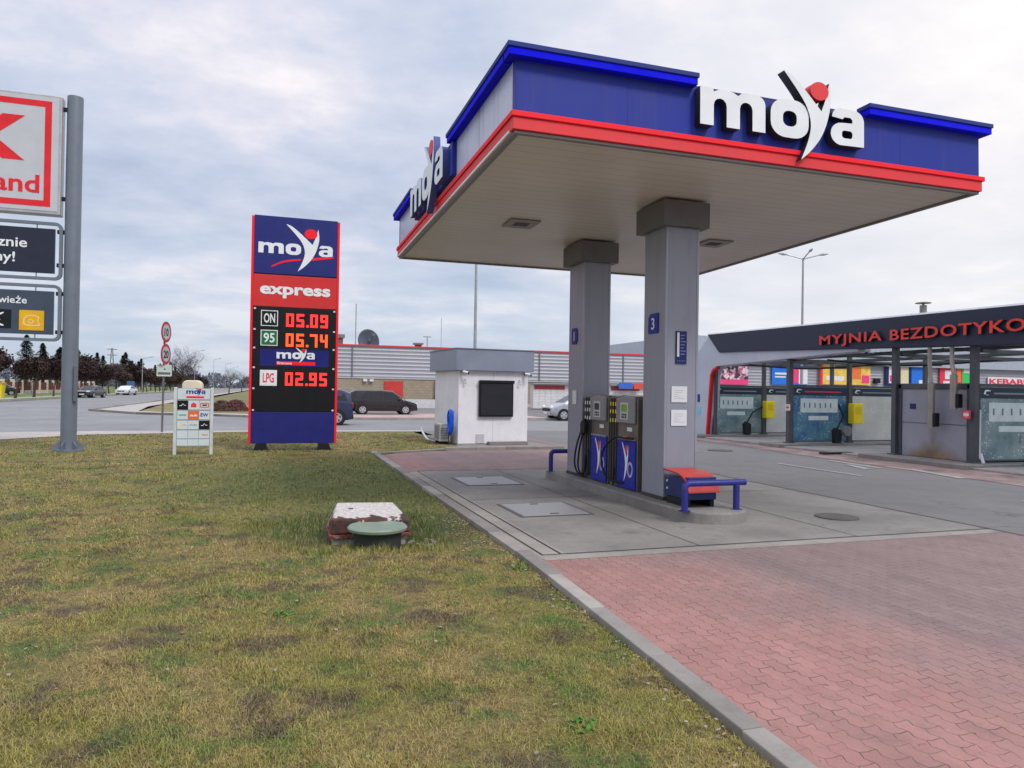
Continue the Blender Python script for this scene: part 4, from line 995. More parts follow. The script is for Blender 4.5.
for (x,h,r_,lab,cat) in ((7.65,4.2,.05,'thin tall aerial left of the satellite dish','aerial'),(16.0,3.2,.025,'very thin aerial on the store roof above the kiosk','aerial'),(43.0,1.8,.04,'short aerial near the taller end of the store roof','aerial')):
    q = thing('roof_aerial', lab, cat, (x,71,5.5)); mb = MB(); mb.tube([(0,0,0),(0,0,h)], r_, 6); mb.build('mast', M('aerial', (.28,.3,.33), .5), q)
q = thing('roof_aerial', 'short T-shaped aerial right of the roof vent', 'aerial', (14.6,71,5.5)); mb = MB(); mb.tube([(0,0,0),(0,0,1.35)], .05, 6); mb.build('mast', M('aerial', (.28,.3,.33), .5), q); mb = MB(); mb.tube([(-.4,0,1.3),(.4,0,1.3)], .05, 6); mb.build('crossbar', M('aerial', (.28,.3,.33), .5), q)
for (x,w_,h,lab) in ((6.1,.7,1.1,'dark roof vent next to the price totem edge'),(13.7,.6,.55,'squat brown vent on the store roof')):
    q = thing('roof_vent', lab, 'vent', (x,71,5.6)); mb = MB(); mb.box((-w_/2,-.3,0),(w_/2,.3,h*.7)); mb.build('duct', M('vent_brown', (.16,.12,.12), .6), q); mb = MB(); mb.box((-w_/2-.15,-.45,h*.7),(w_/2+.15,.45,h)); mb.build('cowl', M('vent_cowl', (.2,.18,.19), .6), q)
# parcel lockers
def locker(x, w_, y, lab):
    q = thing('parcel_locker', lab, 'parcel locker', (x,y,.0))
    mb = MB(); mb.box((0,0,.1),(w_,.7,2.25)); mb.build('cabinet', M('locker_white', (.66,.66,.66), .5), q, bevel=.02)
    mb = MB(); nx = int(w_/.55)
    for i in range(nx+1): mb.box((w_*i/nx-.01,-.006,.12),(w_*i/nx+.01,.0,1.75))
    for j in range(7): mb.box((0.02,-.008,.15+j*.25),(w_-.02,-.0065,.165+j*.25))
    mb.build('door_gap', M('gap_grey', (.32,.32,.33), .6), q)
    mb = MB(); mb.box((.1,-.03,1.78),(w_*.48,-.001,2.15)); mb.box((w_*.55,-.03,1.78),(w_-.1,-.001,2.15)); mb.build_each('header', M('header_red', (.42,.06,.07), .5), q)
    mb = MB(); mb.box((-.15,-.4,2.25),(w_+.15,.9,2.34)); mb.build('roof', M('locker_roof', (.35,.35,.36), .6), q)
locker(21.8,6.2,60,'white parcel locker bank with red header right of the kiosk')
locker(29.2,6.2,60,'white parcel locker bank seen between the canopy columns')
for (x0,x1,z0,z1,y,mt,lab) in ((29.8,31.2,1.95,2.5,59.4,M('sign_blue', (.05,.14,.55), .5),'small blue wall sign glimpsed above the pumps'),(31.3,32.2,1.95,2.5,59.4,M('sign_red', (.7,.09,.06), .5),'small red wall sign glimpsed above the pumps')):
    mb = MB(); mb.box((x0,y,z0),(x1,y+.06,z1)); o = mb.build('wall_sign', mt); tag(o, lab, 'sign')

# posters on the store wall
m, nt, b = newmat('poster_collage'); p = nd(nt, 'ShaderNodeTexCoord').outputs['Object']
v = nd(nt, 'ShaderNodeTexVoronoi'); v.inputs['Scale'].default_value = 3.2; lk(nt, p, v.inputs['Vector'])
lk(nt, ramp(nt, v.outputs['Color'], [(0,(.04,.02,.05)),(.35,(.05,.04,.06)),(.5,(.5,.12,.22)),(.7,(.75,.6,.65))]), b.inputs['Base Color']); collage = m
def poster(x0,x1,z0,z1,base,lab,deco):
    q = thing('wall_poster', lab, 'poster', (x0,69.75,z0)); W, H_ = x1-x0, z1-z0
    mb = MB(); mb.box((0,0,0),(W,.1,H_)); mb.build('board', base, q)
    for i,(a,c_,e,f_,mt) in enumerate(deco):
        mb = MB(); mb.box((a*W,-.02-.004*i,c_*H_),(e*W,-.002,f_*H_)); mb.build('printed_block', mt, q)
pk = M('poster_pink', (.85,.06,.22), .5); pb = M('poster_blue', (.02,.18,.70), .5); pw = M('poster_white', (.75,.75,.78), .5); py = M('poster_yellow', (.85,.55,.10), .5, var=.25, scale=1.2); pn_ = M('poster_navy', (.01,.02,.10), .5); pgn = M('poster_green', (.05,.55,.12), .5); prd = M('poster_red', (.75,.04,.08), .5)
poster(46.6,51.1,2.7,5.0,pk,'pink poster with a dark photo collage seen behind the first wash bay',[(.2,.25,1,.98,collage)])
poster(54.3,59.2,2.8,5.1,pb,'blue and white poster behind the middle wash bay columns',[(.08,.5,.45,.6,pw),(.08,.35,.38,.42,pw),(.6,.1,.75,.95,pk),(.75,.05,1,.95,pw)])
poster(61.3,68.4,2.95,5.3,py,'yellow poster with white and red print behind the wash bay',[(.08,.2,.45,.42,pw),(.6,.3,.8,.9,M('poster_orange', (.8,.2,.05), .5)),(.82,.1,.98,.5,pk)])
poster(70.7,77.2,2.95,5.5,pn_,'navy poster with white, cream and pink blocks behind the technical box',[(.08,.12,.32,.95,pw),(.1,.2,.28,.5,pk),(.36,.1,.55,.92,M('poster_cream', (.75,.65,.4), .5)),(.62,.08,.97,.9,pb),(.80,.1,.95,.3,pw)])
poster(79.3,84.9,3.1,5.5,prd,'red and green menu poster behind the technical box',[(.15,.35,.45,.8,pw),(.1,.1,.45,.25,pw),(.5,.2,.62,.9,M('poster_orange', (.8,.2,.05), .5)),(.66,.1,.98,.92,pgn),(.7,.7,.95,.9,pw)])
q = thing('kebab_sign', 'white shop sign with red KEBAB letters behind the right wash bay', 'shop sign', (87.4,69.75,3.3))
mb = MB(); mb.box((0,0,0),(7.0,.1,1.05)); mb.build('board', pw, q); text('KEBAB!', prd, q, (.2,-.01,.15), '-y', h=.72, w=6.4, bold=.03, depth=.02)
mb = MB(); mb.box((60.9,69.6,2.8),(61.3,69.72,5.5)); tag(mb.build('poster_post', prd, bevel=.15), 'red rounded upright edging the yellow poster', 'post')
mb = MB(); mb.box((0,0,0),(.8,.3,.6)); tag(mb.build('wall_box', black, loc=(69.0,69.6,3.2)), 'small black box on the store wall between two posters', 'wall box')

# ------------------------------------------------------------------ car wash
cwx = 15.8
t = thing('car_wash', 'open steel car wash with dark slanted fascia and red lettering', 'car wash', (cwx,24,0))
slate = M('wash_fascia', (.028,.034,.062), .45, var=.1, scale=.6); cw_w = M('wash_white', (.50,.53,.62), .5, var=.08, scale=.5, dirt=((.35,.33,.35),.4))
wash_roof, _nt, _b = newmat('wash_roof')
_b.inputs['Base Color'].default_value = (.5,.52,.55,1); _b.inputs['Roughness'].default_value = .6
_tr = nd(_nt, 'ShaderNodeBsdfTranslucent'); _tr.inputs[0].default_value = (.92,.94,.96,1); _mx = nd(_nt, 'ShaderNodeMixShader'); _mx.inputs[0].default_value = .85
lk(_nt, _b.outputs[0], _mx.inputs[1]); lk(_nt, _tr.outputs[0], _mx.inputs[2]); lk(_nt, _mx.outputs[0], _nt.nodes['Material Output'].inputs[0])
cw_red = M('wash_red', (.62,.02,.03), .4); cw_st = M('wash_steel', (.075,.082,.095), .5, .2, var=.15)
def Yc(y): return y-24
fas = [(Yc(23.75),3.86),(Yc(4),3.60),(Yc(4),2.60),(Yc(23.0),3.17)]
mb = MB(); mb.prism(fas, 'x', -.25, .12); mb.build('fascia', slate, t, bevel=.02)
mb = MB(); mb.prism([(Yc(23.75),3.865),(Yc(4),3.605),(Yc(4),3.64),(Yc(23.75),3.90)], 'x', -.22, 6.4); mb.build('roof_sheet', wash_roof, t)
# white portal: leg + wedge
mb = MB(); mb.prism([(Yc(24.95),0),(Yc(23.86),0),(Yc(23.62),2.35),(Yc(23.5),2.55),(Yc(23.2),2.66),(Yc(16.4),2.90),(Yc(16.4),3.1),(Yc(23.0),3.16),(Yc(23.75),3.84),(Yc(24.6),3.1)], 'x', -.18, .30); mb.build('white_portal', cw_w, t, bevel=.02)
mb = MB(); mb.prism([(Yc(23.857),0.05),(Yc(23.76),0.05),(Yc(23.52),2.33),(Yc(23.40),2.48),(Yc(23.16),2.57),(Yc(23.16),2.655),(Yc(23.48),2.545),(Yc(23.617),2.35)], 'x', -.20, -.06); mb.build('red_reveal', cw_red, t, bevel=.01)
# roof frame under
mb = MB()
for y in (23.8,19.4,15.2,12.9,8.5):
    mb.box((.14,Yc(y)-.04,2.72),(6.3,Yc(y)+.04,2.80)); 
for x in (.5,3.2,6.1): mb.box((x,Yc(24.2),2.80),(x+.08,Yc(4),2.90))
for y in (22.3,20.9,17.9,16.5,14,10.7): mb.tube([(.2,Yc(y),2.86),(6.2,Yc(y),2.86)], .035, 8)
mb.build('roof_frame', cw_st, t)
mb = MB()
for y0 in (21.6,17.2,10.6):
    pts = catmull([(1.0,Yc(y0+1.7),2.78),(2.0,Yc(y0+.9),2.66),(2.6,Yc(y0),2.60),(3.4,Yc(y0-.9),2.66),(4.4,Yc(y0-1.6),2.78)],6); mb.tube([tuple(p_) for p_ in pts], .03, 8)
mb.build('boom_hose', rubber, t, smooth=True)
# posts
for (x,y,w_) in ((.0,23.5,.05),(.0,19.42,.075),(.0,15.25,.07),(.0,12.95,.075),(2.35,23.8,.06),(2.35,19.4,.06),(5.6,23.8,.06),(5.6,19.4,.06),(5.6,12.95,.07),(.0,8.4,.085),(5.6,8.4,.07)):
    mb = MB(); mb.box((x-w_,Yc(y)-w_,.0),(x+w_,Yc(y)+w_,2.95)); mb.box((x-w_-.06,Yc(y)-w_-.06,.09),(x+w_+.06,Yc(y)+w_+.06,.14)); mb.build('post', cw_st, t, bevel=.006)
# lettering
text('MYJNIA', [M('sign_red_letters', (.78,.06,.045), .4), dark_side], t, (-.255,Yc(17.72),3.15), '-x', h=.27, w=2.33, bold=.018, space=1.12, depth=.09)
text('BEZDOTYKOWA', [MATS['sign_red_letters'], dark_side], t, (-.255,Yc(15.12),3.13), '-x', h=.28, w=4.72, bold=.018, space=1.1, depth=.09)
mb = MB(); mb.box((-.19,Yc(24.5),1.32),(-.181,Yc(24.28),1.62)); mb.build('portal_sticker', navy, t)
mb = MB(); mb.box((-.19,Yc(24.6),.85),(-.181,Yc(24.2),1.15)); mb.build('portal_sticker', M('sticker_cyan', (.2,.55,.75), .5), t)
# apron + floor
sheet('wash_apron', [rect(14.3,6,15.2,25.6),[(13.2,6),(14.3,6),(14.3,20.5),(13.9,17)]], .006, M('apron_paving', (.30,.22,.20), .8, var=.5, scale=.9, dirt=((.12,.09,.085),.6)))
mb = MB(); mb.box((15.2,4,-.1),(22.5,25.5,.05)); tag(mb.build('wash_floor', concrete('wash_floor', .30, (1,.93,.88)), bevel=.01), kind='structure')
for (y0,y1) in ((23.3,24.3),(18.9,19.9),(12.5,15.7)):
    mb = MB(); mb.box((15.0,y0,0),(22,y1,.11)); tag(mb.build('wash_plinth', isl_m, bevel=.015), 'concrete plinth under the '+{23.3:'far-left wash partition',18.9:'middle wash partition',12.5:'grey technical box'}[y0], 'plinth')
# printed glass partitions
def print_glass(name, c0, c1, c2):
    m, nt, b = newmat(name); p = nd(nt, 'ShaderNodeTexCoord').outputs['Object']
    v = nd(nt, 'ShaderNodeTexVoronoi'); v.inputs['Scale'].default_value = 14; lk(nt, p, v.inputs['Vector'])
    n1 = noise(nt, p, 1.3, 5, .6)
    c = mix(nt, mapr(nt, n1, .35, .65), c0, c1)
    dots = mth(nt, 'MULTIPLY', mapr(nt, v.outputs['Distance'], .18, .3, 1, 0), mapr(nt, noise(nt, p, 2.5, 3), .45, .6))
    c = mix(nt, dots, c, c2); lk(nt, c, b.inputs['Base Color']); b.inputs['Roughness'].default_value = .25; return m
g_teal = print_glass('glass_print_teal', (.10,.18,.21), (.27,.36,.36), (.6,.75,.8)); g_blue = print_glass('glass_print_blue', (.015,.09,.25), (.12,.29,.36), (.5,.68,.8)); g_pale = print_glass('glass_print_pale', (.50,.53,.50), (.62,.63,.60), (.7,.75,.75))
def partition(x0, x1, y, mt, lab, pale=False):
    q = thing('printed_partition', lab, 'partition', (x0,y,.12)); L = x1-x0
    mb = MB(); mb.box((.02,-.012,.06),(L-.02,.012,1.80)); pn = mb.build('glass', mt, q)
    mb = MB(); mb.box((0,-.025,.02),(L,.025,.06)); mb.box((0,-.025,1.8),(L,.025,1.86)); mb.box((0,-.026,.06),(.02,.026,1.8)); mb.box((L-.02,-.026,.06),(L,.026,1.8)); mb.build('frame', cw_st, q)
    mb = MB(); mb.box((.025,-.018,1.52),(L-.025,-.0125,1.78)); mb.build('header_strip', M('strip_slate', (.02,.035,.06), .4), pn)
    shape([catmull([(.12,1.62),(.18,1.72),(.34,1.71)],4)+catmull([(.34,1.69),(.2,1.68),(.2,1.60),(.3,1.60)],4)], white_l, pn, (0,-.019,0), '-y', 1, 1, .002, 'swirl_emblem')
    mb = MB(); mb.box((.45,-.020,1.62),(L-.25,-.0185,1.66)); mb.build('header_line', M('line_grey', (.25,.28,.30), .5) if mt is not g_blue else prd, pn)
    if not pale:
        mb = MB(); mb.box((.30,-.018,.97),(L-.38,-.0125,1.42)); mb.build('instruction_panel', M('instr', (.62,.70,.70), .5), pn)
        mb = MB()
        for i in range(6): xx = .42+i*(L-.9)/6; mb.box((xx,-.021,1.12),(xx+.05,-.0185,1.28))
        mb.build('instruction_icons', M('icon_dark', (.15,.17,.2), .5), pn)
        mb = MB(); mb.box((.62,-.018,.72),(L-.75,-.0125,.86)); mb.build('label_strip', M('instr', (.62,.70,.70), .5), pn)
        mb = MB(); mb.prism([(L/2-.05,.5),(L/2+.05,.5),(L/2+.02,.5),(L/2+.02,.62),(L/2-.02,.62),(L/2-.02,.5)][2:]+[(L/2-.06,.5),(L/2,.43),(L/2+.06,.5)], 'y', -.018, -.0125); mb.build('arrow', M('icon_dark', (.15,.17,.2), .5), pn)
    return q
partition(15.88,18.05,23.8,g_teal,'teal printed glass panel at the far-left wash bay beside the red reveal')
partition(18.25,21.2,23.8,g_pale,'pale printed glass panel right of the first yellow box',True)
partition(15.90,18.05,19.4,g_blue,'deep blue printed glass panel in the middle of the car wash')
partition(18.25,21.2,19.4,g_pale,'pale printed glass panel right of the second yellow box',True)
partition(15.95,18.6,12.95,g_teal,'large teal printed glass panel at the right edge beside the technical box')
partition(18.8,21.2,12.95,g_teal,'teal printed glass panel farthest right at the wash')
for (y,lab) in ((23.55,'yellow wall box on the post of the far-left wash partition'),(19.15,'yellow wall box on the post of the middle wash partition')):
    q = thing('coin_box', lab, 'control box', (18.2,y,.74)); 
    mb = MB(); mb.box((-.20,-.12,0),(.20,.13,.66)); mb.build('casing', yellow, q, bevel=.03)
    mb = MB(); mb.box((-.13,-.128,.30),(.13,-.121,.56)); mb.build('door_outline', M('yellow_dk', (.8,.6,.02), .5), q)
for (x,y,lab) in ((17.15,23.45,'black spray gun holder under the far-left wash panel'),(17.35,19.05,'black spray gun holder under the middle blue wash panel')):
    q = thing('lance_holder', lab, 'holder', (x,y,.12))
    mb = MB(); mb.prism([(-.13,0),(.13,0),(.15,.40),(-.06,.50),(-.16,.40)], 'y', -.08, .08); mb.build('bucket', rubber, q, bevel=.02)
    mb = MB(); mb.tube([(0,0,.45),(.25,.0,.85),(.7 if y > 20 else .05,.0,1.05 if y > 20 else 1.25)], .028, 8); mb.build('lance', rubber, q)
    if y < 20:
        mb = MB(); mb.lathe([(.14,-.06),(.16,-.06),(.16,.06),(.14,.06)], (.25,-.15,.40), 20, axis='y'); mb.build('reel', M('reel', (.2,.2,.2), .5), q)
for (x,y,lab) in ((15.68,19.3,'tiny red no-entry sticker plate on the middle wash post'),(15.68,13.02,'white and red warning plate on the post right of the technical box')):
    q = thing('warning_plate', lab, 'sign', (x-.03,y,1.25)); s_ = .10
    mb = MB(); mb.box((-.02,-s_,-s_),(0,s_,s_)); mb.build('plate', prd if y < 15 else pw, q); mb = MB(); mb.box((-.026,-s_*.7,-.03),(-.021,s_*.7,.03)); mb.box((-.026,-s_*.6,s_*.5),(-.021,s_*.6,s_*.6)); mb.box((-.026,-s_*.6,-s_*.6),(-.021,s_*.6,-s_*.5)); mb.build('plate_bars', pw if y < 15 else prd, q)
# technical box with rust stain
m, nt, b = newmat('tech_grey'); p = nd(nt, 'ShaderNodeTexCoord').outputs['Object']; s = nd(nt, 'ShaderNodeSeparateXYZ'); lk(nt, p, s.inputs[0])
n1 = noise(nt, p, 1.6, 4, .5)
dy = mth(nt, 'ABSOLUTE', s.outputs[1]); wv = mth(nt, 'ADD', mth(nt, 'MULTIPLY', s.outputs[2], 1.5), mth(nt, 'MULTIPLY', mth(nt, 'MULTIPLY', dy, dy), .8))
st = mapr(nt, mth(nt, 'ADD', wv, mth(nt, 'MULTIPLY', n1, .5)), .45, 1.0, .85, 0)
drip = mth(nt, 'MULTIPLY', mapr(nt, mth(nt, 'ADD', dy, mth(nt, 'MULTIPLY', n1, .1)), .08, .2, .55, 0), mapr(nt, s.outputs[2], .4, 1.2, 1, 0))
c = mix(nt, mapr(nt, noise(nt, p, 1.2, 5), .3, .7), (.25,.255,.31), (.32,.325,.38))
c = mix(nt, mth(nt, 'MAXIMUM', st, drip), c, mix(nt, mapr(nt, n1, .3, .7), (.10,.06,.02), (.28,.17,.05))); lk(nt, c, b.inputs['Base Color']); b.inputs['Roughness'].default_value = .5
q = thing('technical_box', 'large grey steel equipment box with a rusty stain at its foot', 'equipment box', (15.85,14.12,.115))
mb = MB(); mb.box((0,-.95,0),(2.6,.95,1.74)); mb.build('body', m, q, bevel=.01)
mb = MB(); mb.box((-.03,-1.06,0),(2.65,-.952,1.86)); mb.box((-.03,.952,0),(2.65,1.06,1.86)); mb.box((-.03,-1.06,1.742),(2.65,1.06,1.88)); mb.build('dark_frame', cw_st, q, bevel=.008)
mb = MB(); mb.box((-.006,-.95,.86),(-.001,.95,.875)); mb.build('panel_joint', cw_st, q)
mb = MB(); mb.box((-.012,.52,1.22),(-.001,.70,1.36)); mb.build('door_label', navy_dk, q)
for (y,z0,z1,lab) in ((13.98,.90,2.0,'tall galvanised filter tube hanging left before the technical box'),(13.35,1.38,2.2,'short galvanised filter tube hanging right before the technical box')):
    q = thing('vacuum_filter', lab, 'filter tube', (15.62,y,z0))
    mb = MB(); mb.tube([(0,0,0),(0,0,z1-z0)], .085, 16); mb.build('tube', M('warm_steel', (.34,.31,.27), .4, .5), q, smooth=True)
    mb = MB(); mb.box((-.05,-.16,.02),(.11,-.09,.36)); mb.build('clamp', black, q, bevel=.02)
    mb = MB(); mb.tube([(0,0,z1-z0),(0,.02,z1-z0+.12),(.05,.10,2.5-z0),(.05,.10,2.9-z0)], .05, 10); mb.build('riser', M('warm_steel', (.34,.31,.27), .4, .5), q, smooth=True)
mb = MB(); mb.tube([(.03,.0,.1),(.1,.05,1.25)], .018, 8); mb.tube([(0,-.12,0),(.05,-.0,.22)], .035, 8); tag(mb.build('broom', M('broom', (.55,.55,.56), .6), loc=(15.75,12.78,.12)), 'pale long-handled brush leaning at the right wash post', 'brush')
q = thing('flue_pipe', 'steel flue with flat cap on the car wash roof', 'flue', (17.0,15.5,3.62)); mb = MB(); mb.tube([(0,0,0),(0,0,.55)], .09, 16); mb.build('pipe', M('flue', (.3,.28,.27), .4, .5), q, smooth=True); mb = MB(); mb.lathe([(.20,0),(.20,.02),(.02,.05)], (0,0,.60), 16); mb.tube([(0,0,.5),(0,0,.62)], .03, 6); mb.build('cap', M('flue', (.3,.28,.27)), q)
tag(MB().prism([(0,0),(1.0,0),(1.0,.05),(0,.05)],'y',0,.2).build('floor_drain', dj, loc=(14.6,16.5,.012)), 'dark drain grating in front of the middle bay', 'drain')

# ------------------------------------------------------------------ street lamps / masts
lamp_m = M('lamp_steel', (.34,.36,.38), .45, .4)
def lamp(x, y, h, arms, lab, group=None, r_=.09):
    q = thing('street_lamp', lab, 'street lamp', (x,y,0), group=group)
    mb = MB(); mb.tube([(0,0,0),(0,0,h)], [r_,r_*.55], 10); mb.build('pole', lamp_m, q, smooth=True)
    for a in arms:
        d = Vector((math.cos(R(a)),math.sin(R(a)),0))
        mb = MB(); mb.tube([Vector((0,0,h-.1)), Vector((0,0,h+.05))+d*.5, Vector((0,0,h+.25))+d*1.3], .045, 8); ar = mb.build('arm', lamp_m, q)
        mb = MB(); e = Vector((0,0,h+.26))+d*1.25; mb.tube([e, e+d*.35+Vector((0,0,.05)), e+d*.75+Vector((0,0,.1))], [.05,.12,.04], 8); mb.build('lamp_head', M('lamp_head', (.42,.44,.46), .5), ar)
    return q
lamp(40.6,48.5,12.7,(-20,160,250),'tall three-armed street lamp rising behind the car wash','street lamps',.13)
q = lamp(12.35,45,12.0,(0,180),'slender car park mast rising behind the white kiosk','street lamps',.12)
for i,(x,y) in enumerate(((-15.3,168),(-14.8,215),(-14.0,255),(-13.7,300))): lamp(x,y,8.8,(0,),['nearest','second','third','farthest'][i]+' of the single-arm lamps along the right verge of the main road','street lamps by the main road',.07)
lamp(-22.6,150,6.5,(0,),'short lamp on the far verge before the dark trees','street lamps')

# ------------------------------------------------------------------ cars
def car(name, lab, cat, loc, rz, L, Wd, Ht, prof, belt, wins, paint, wb, wr, tail_h=.9, group=None, extra=None, hood=.9):
    """prof: (x,z) upper silhouette from nose (x=-L/2) to tail; wins: list of side-window polygons (x,z)"""
    q = thing(name, lab, cat, loc, rz, group); hw = Wd/2
    px = [p_[0] for p_ in prof]; pz = [p_[1] for p_ in prof]
    def top(x): return float(np.interp(x, px, pz))
    def halfw(x, z):
        e = abs(x)/(L/2); w = hw*(1-.10*e**6)
        if z > belt: w -= (z-belt)/(Ht-belt+1e-6)*.17*Wd/1.75
        return w
    xs = sorted(set([round(v,3) for v in np.linspace(-L/2, L/2, 33)]+[round(v,3) for v in px]))
    mb = MB(); zb = .24; K = 8
    for x in xs:
        zt = top(x); e = abs(x)/(L/2); z0 = zb+.14*max(0,(e-.9)/.1)
        zs = [z0, z0+.10, min(.55,zt*.7), min(belt*.88,zt*.9), min(belt,zt*.96), zt-.06 if zt > belt+.1 else zt*.975, zt]
        hs = [halfw(x,z0)-.08, halfw(x,.3), halfw(x,.5)+.0, halfw(x,zs[3]), halfw(x,zs[4])-.01, halfw(x,zs[5])-(.02 if zt > belt+.1 else .05), halfw(x,zt)-.18]
        ring = [(x,-h,z) for h,z in zip(hs,zs)]+[(x,h,z) for h,z in zip(hs[::-1],zs[::-1])]
        mb.v += ring
    n = 14
    for i in range(len(xs)-1):
        for k in range(n): mb.f.append((i*n+k,i*n+(k+1)%n,(i+1)*n+(k+1)%n,(i+1)*n+k)); mb.m.append(0)
    mb.f += [tuple(range(n)), tuple(range((len(xs)-1)*n,len(xs)*n))]; mb.m += [0,0]
    mb.build('body', paint, q, smooth=True)
    for s_ in (-1,1):
        for wn in wins:
            mb = MB(); P3 = [(x, s_*(halfw(x,z)+.004-.02*(z>belt+.2)), z) for x,z in wn]; P4 = [(x, y-s_*.03, z) for x,y,z in P3]
            k = len(P3); mb.add(P3+P4, [tuple(range(k)), tuple(range(k,2*k))]+[(i,(i+1)%k,k+(i+1)%k,k+i) for i in range(k)]); mb.build('side_window', glass_dk, q)
        for wx in (-wb/2+ (extra or {}).get('sh',0), wb/2+(extra or {}).get('sh',0)):
            mb = MB(); mb.lathe([(wr*1.13,s_*(hw-.30)),(wr*1.13,s_*(hw+.004))], (wx,0,wr+.01), 24, axis='y'); mb.build('wheel_arch', black, q)
            mb = MB(); mb.lathe([(wr*.6,s_*(hw-.2)),(wr*.97,s_*(hw-.2)),(wr,s_*(hw-.15)),(wr,s_*(hw-.02)),(wr*.95,s_*(hw+.012)),(wr*.68,s_*(hw+.014))], (wx,0,wr), 24, axis='y'); wh = mb.build('wheel', rubber, q, smooth=True)
            mb = MB(); mb.lathe([(wr*.66,s_*(hw+.016)),(wr*.60,s_*(hw+.006)),(wr*.2,s_*(hw+.016)),(.01,s_*(hw+.018))], (wx,0,wr), 20, axis='y'); mb.build('rim', M('alloy', (.55,.56,.58), .3, .7), wh)
            mb = MB()
            for a in range(5):
                aa = R(72*a+18); c0 = (wx+math.cos(aa)*wr*.42, wr+math.sin(aa)*wr*.42); r0 = wr*.12
                mb.lathe([(r0,s_*(hw+.0165)),(r0*.9,s_*(hw+.019))], (c0[0],0,c0[1]), 8, axis='y')
            mb.build('rim_opening', black, wh)
        mb = MB(); xm = wins[0][0][0]+.1; mb.box((xm-.12,s_*(hw-.02),belt+.0),(xm+.06,s_*(hw+.16),belt+.14)); mb.build('door_mirror', paint, q, bevel=.03)
        mb = MB(); hx = -L/2; mb.box((hx-.008,s_*(hw*.52),hood-.24),(hx+.16,s_*(hw*.88),hood-.08)); mb.build('headlight', M('headlight', (.8,.82,.85), .15), q, bevel=.03)
        mb = MB(); mb.box((L/2-.12,s_*(hw*.70),tail_h-.16),(L/2+.008,s_*(hw*.90),tail_h+.12)); mb.build('tail_light', M('tail_red', (.5,.02,.02), .25), q, bevel=.02)
    # windscreens follow the steep parts of the silhouette
    for i in range(len(prof)-1):
        (xa,za),(xb,zb_) = prof[i],prof[i+1]
        if max(za,zb_) > Ht*.93 and min(za,zb_) < belt+.12 and abs(zb_-za) > .25:
            up = Vector((-(zb_-za),0,(xb-xa))).normalized()
            if up.x*(xa+xb) < 0: pass
            mb = MB(); A = Vector((xa,0,za)).lerp(Vector((xb,0,zb_)),.06); B = Vector((xa,0,za)).lerp(Vector((xb,0,zb_)),.94)
            off = up*.012
            wa = halfw(A.x,A.z)-.22; wb_ = halfw(B.x,B.z)-.20
            vs = [A+off+Vector((0,-wa,0)),B+off+Vector((0,-wb_,0)),B+off+Vector((0,wb_,0)),A+off+Vector((0,wa,0))]; vs += [v_-up*.04 for v_ in vs]
            mb.add(vs, [(0,1,2,3),(4,7,6,5),(0,4,5,1),(1,5,6,2),(2,6,7,3),(3,7,4,0)]); mb.build('windscreen' if xa < 0 else 'rear_window', glass_dk, q)
    mb = MB(); mb.box((-L/2-.03,-hw*.86,.28),(-L/2+.2,hw*.86,.50)); mb.build('front_bumper', (extra or {}).get('bump', paint), q, bevel=.05)
    mb = MB(); mb.box((L/2-.2,-hw*.86,.30),(L/2+.03,hw*.86,.55)); mb.build('rear_bumper', (extra or {}).get('bump', paint), q, bevel=.05)
    mb = MB(); mb.box((-L/2-.035,-.5,.52),(-L/2+.05,.5,.68)); mb.build('grille', black, q, bevel=.02)
    mb = MB(); mb.box((-L/2-.045,-.26,.36),(-L/2-.031,.26,.47)); mb.box((L/2+.031,-.26,.40),(L/2+.045,.26,.51)); mb.build_each('licence_plate', pw, q)
    return q
pt = lambda n_, c, me=.3: M(n_, c, .25, me, var=.04, coat=.6)
# black minivan facing right (+X): nose is -x so rotate by pi
van_prof = [(-2.35,.55),(-2.32,.80),(-1.55,1.03),(-.62,1.68),(.2,1.75),(1.9,1.73),(2.22,1.58),(2.34,.95),(2.36,.55)]
car('parked_van', 'black minivan with silver wheels parked side-on before the store', 'van', (6.75,46.8,.01), math.pi, 4.72, 1.9, 1.75, van_prof, 1.02,
    [[(-1.15,1.08),(-.55,1.56),(.0,1.60),(.0,1.08)],[(.06,1.08),(.06,1.60),(1.0,1.60),(1.0,1.08)],[(1.06,1.08),(1.06,1.60),(1.95,1.56),(2.12,1.10)]], pt('van_black', (.02,.014,.016)), 2.95, .34, .95, extra={'sh':-.05}).scale = (.91,.91,.88)
sil_prof = [(-2.0,.5),(-1.98,.72),(-1.25,.98),(-.35,1.47),(.3,1.56),(1.3,1.52),(1.85,1.0),(2.0,.9),(2.02,.5)]
car('parked_car', 'silver hatchback half hidden by the far canopy column', 'car', (16.75,38.4,.01), 0, 4.05, 1.74, 1.56, sil_prof, .95,
    [[(-.85,1.0),(-.3,1.38),(.2,1.44),(.2,1.0)],[(.26,1.0),(.26,1.44),(1.15,1.42),(1.45,1.02)]], pt('silver', (.45,.48,.52), .5), 2.55, .31)
sed_prof = [(-2.3,.5),(-2.27,.72),(-1.2,.93),(-.45,1.38),(.2,1.43),(.9,1.38),(1.6,1.03),(2.2,.98),(2.3,.55)]
sw = [[(-.95,.98),(-.40,1.30),(.2,1.34),(.2,.98)],[(.26,.98),(.26,1.34),(.85,1.30),(1.35,1.0)]]
car('moving_car', 'dark sedan driving towards the camera beside the sign pole', 'car', (-20.0,97,.01), R(78), 4.6, 1.8, 1.43, sed_prof, .93, sw, pt('dark_blue', (.03,.035,.05)), 2.7, .32, group='cars on the main road')
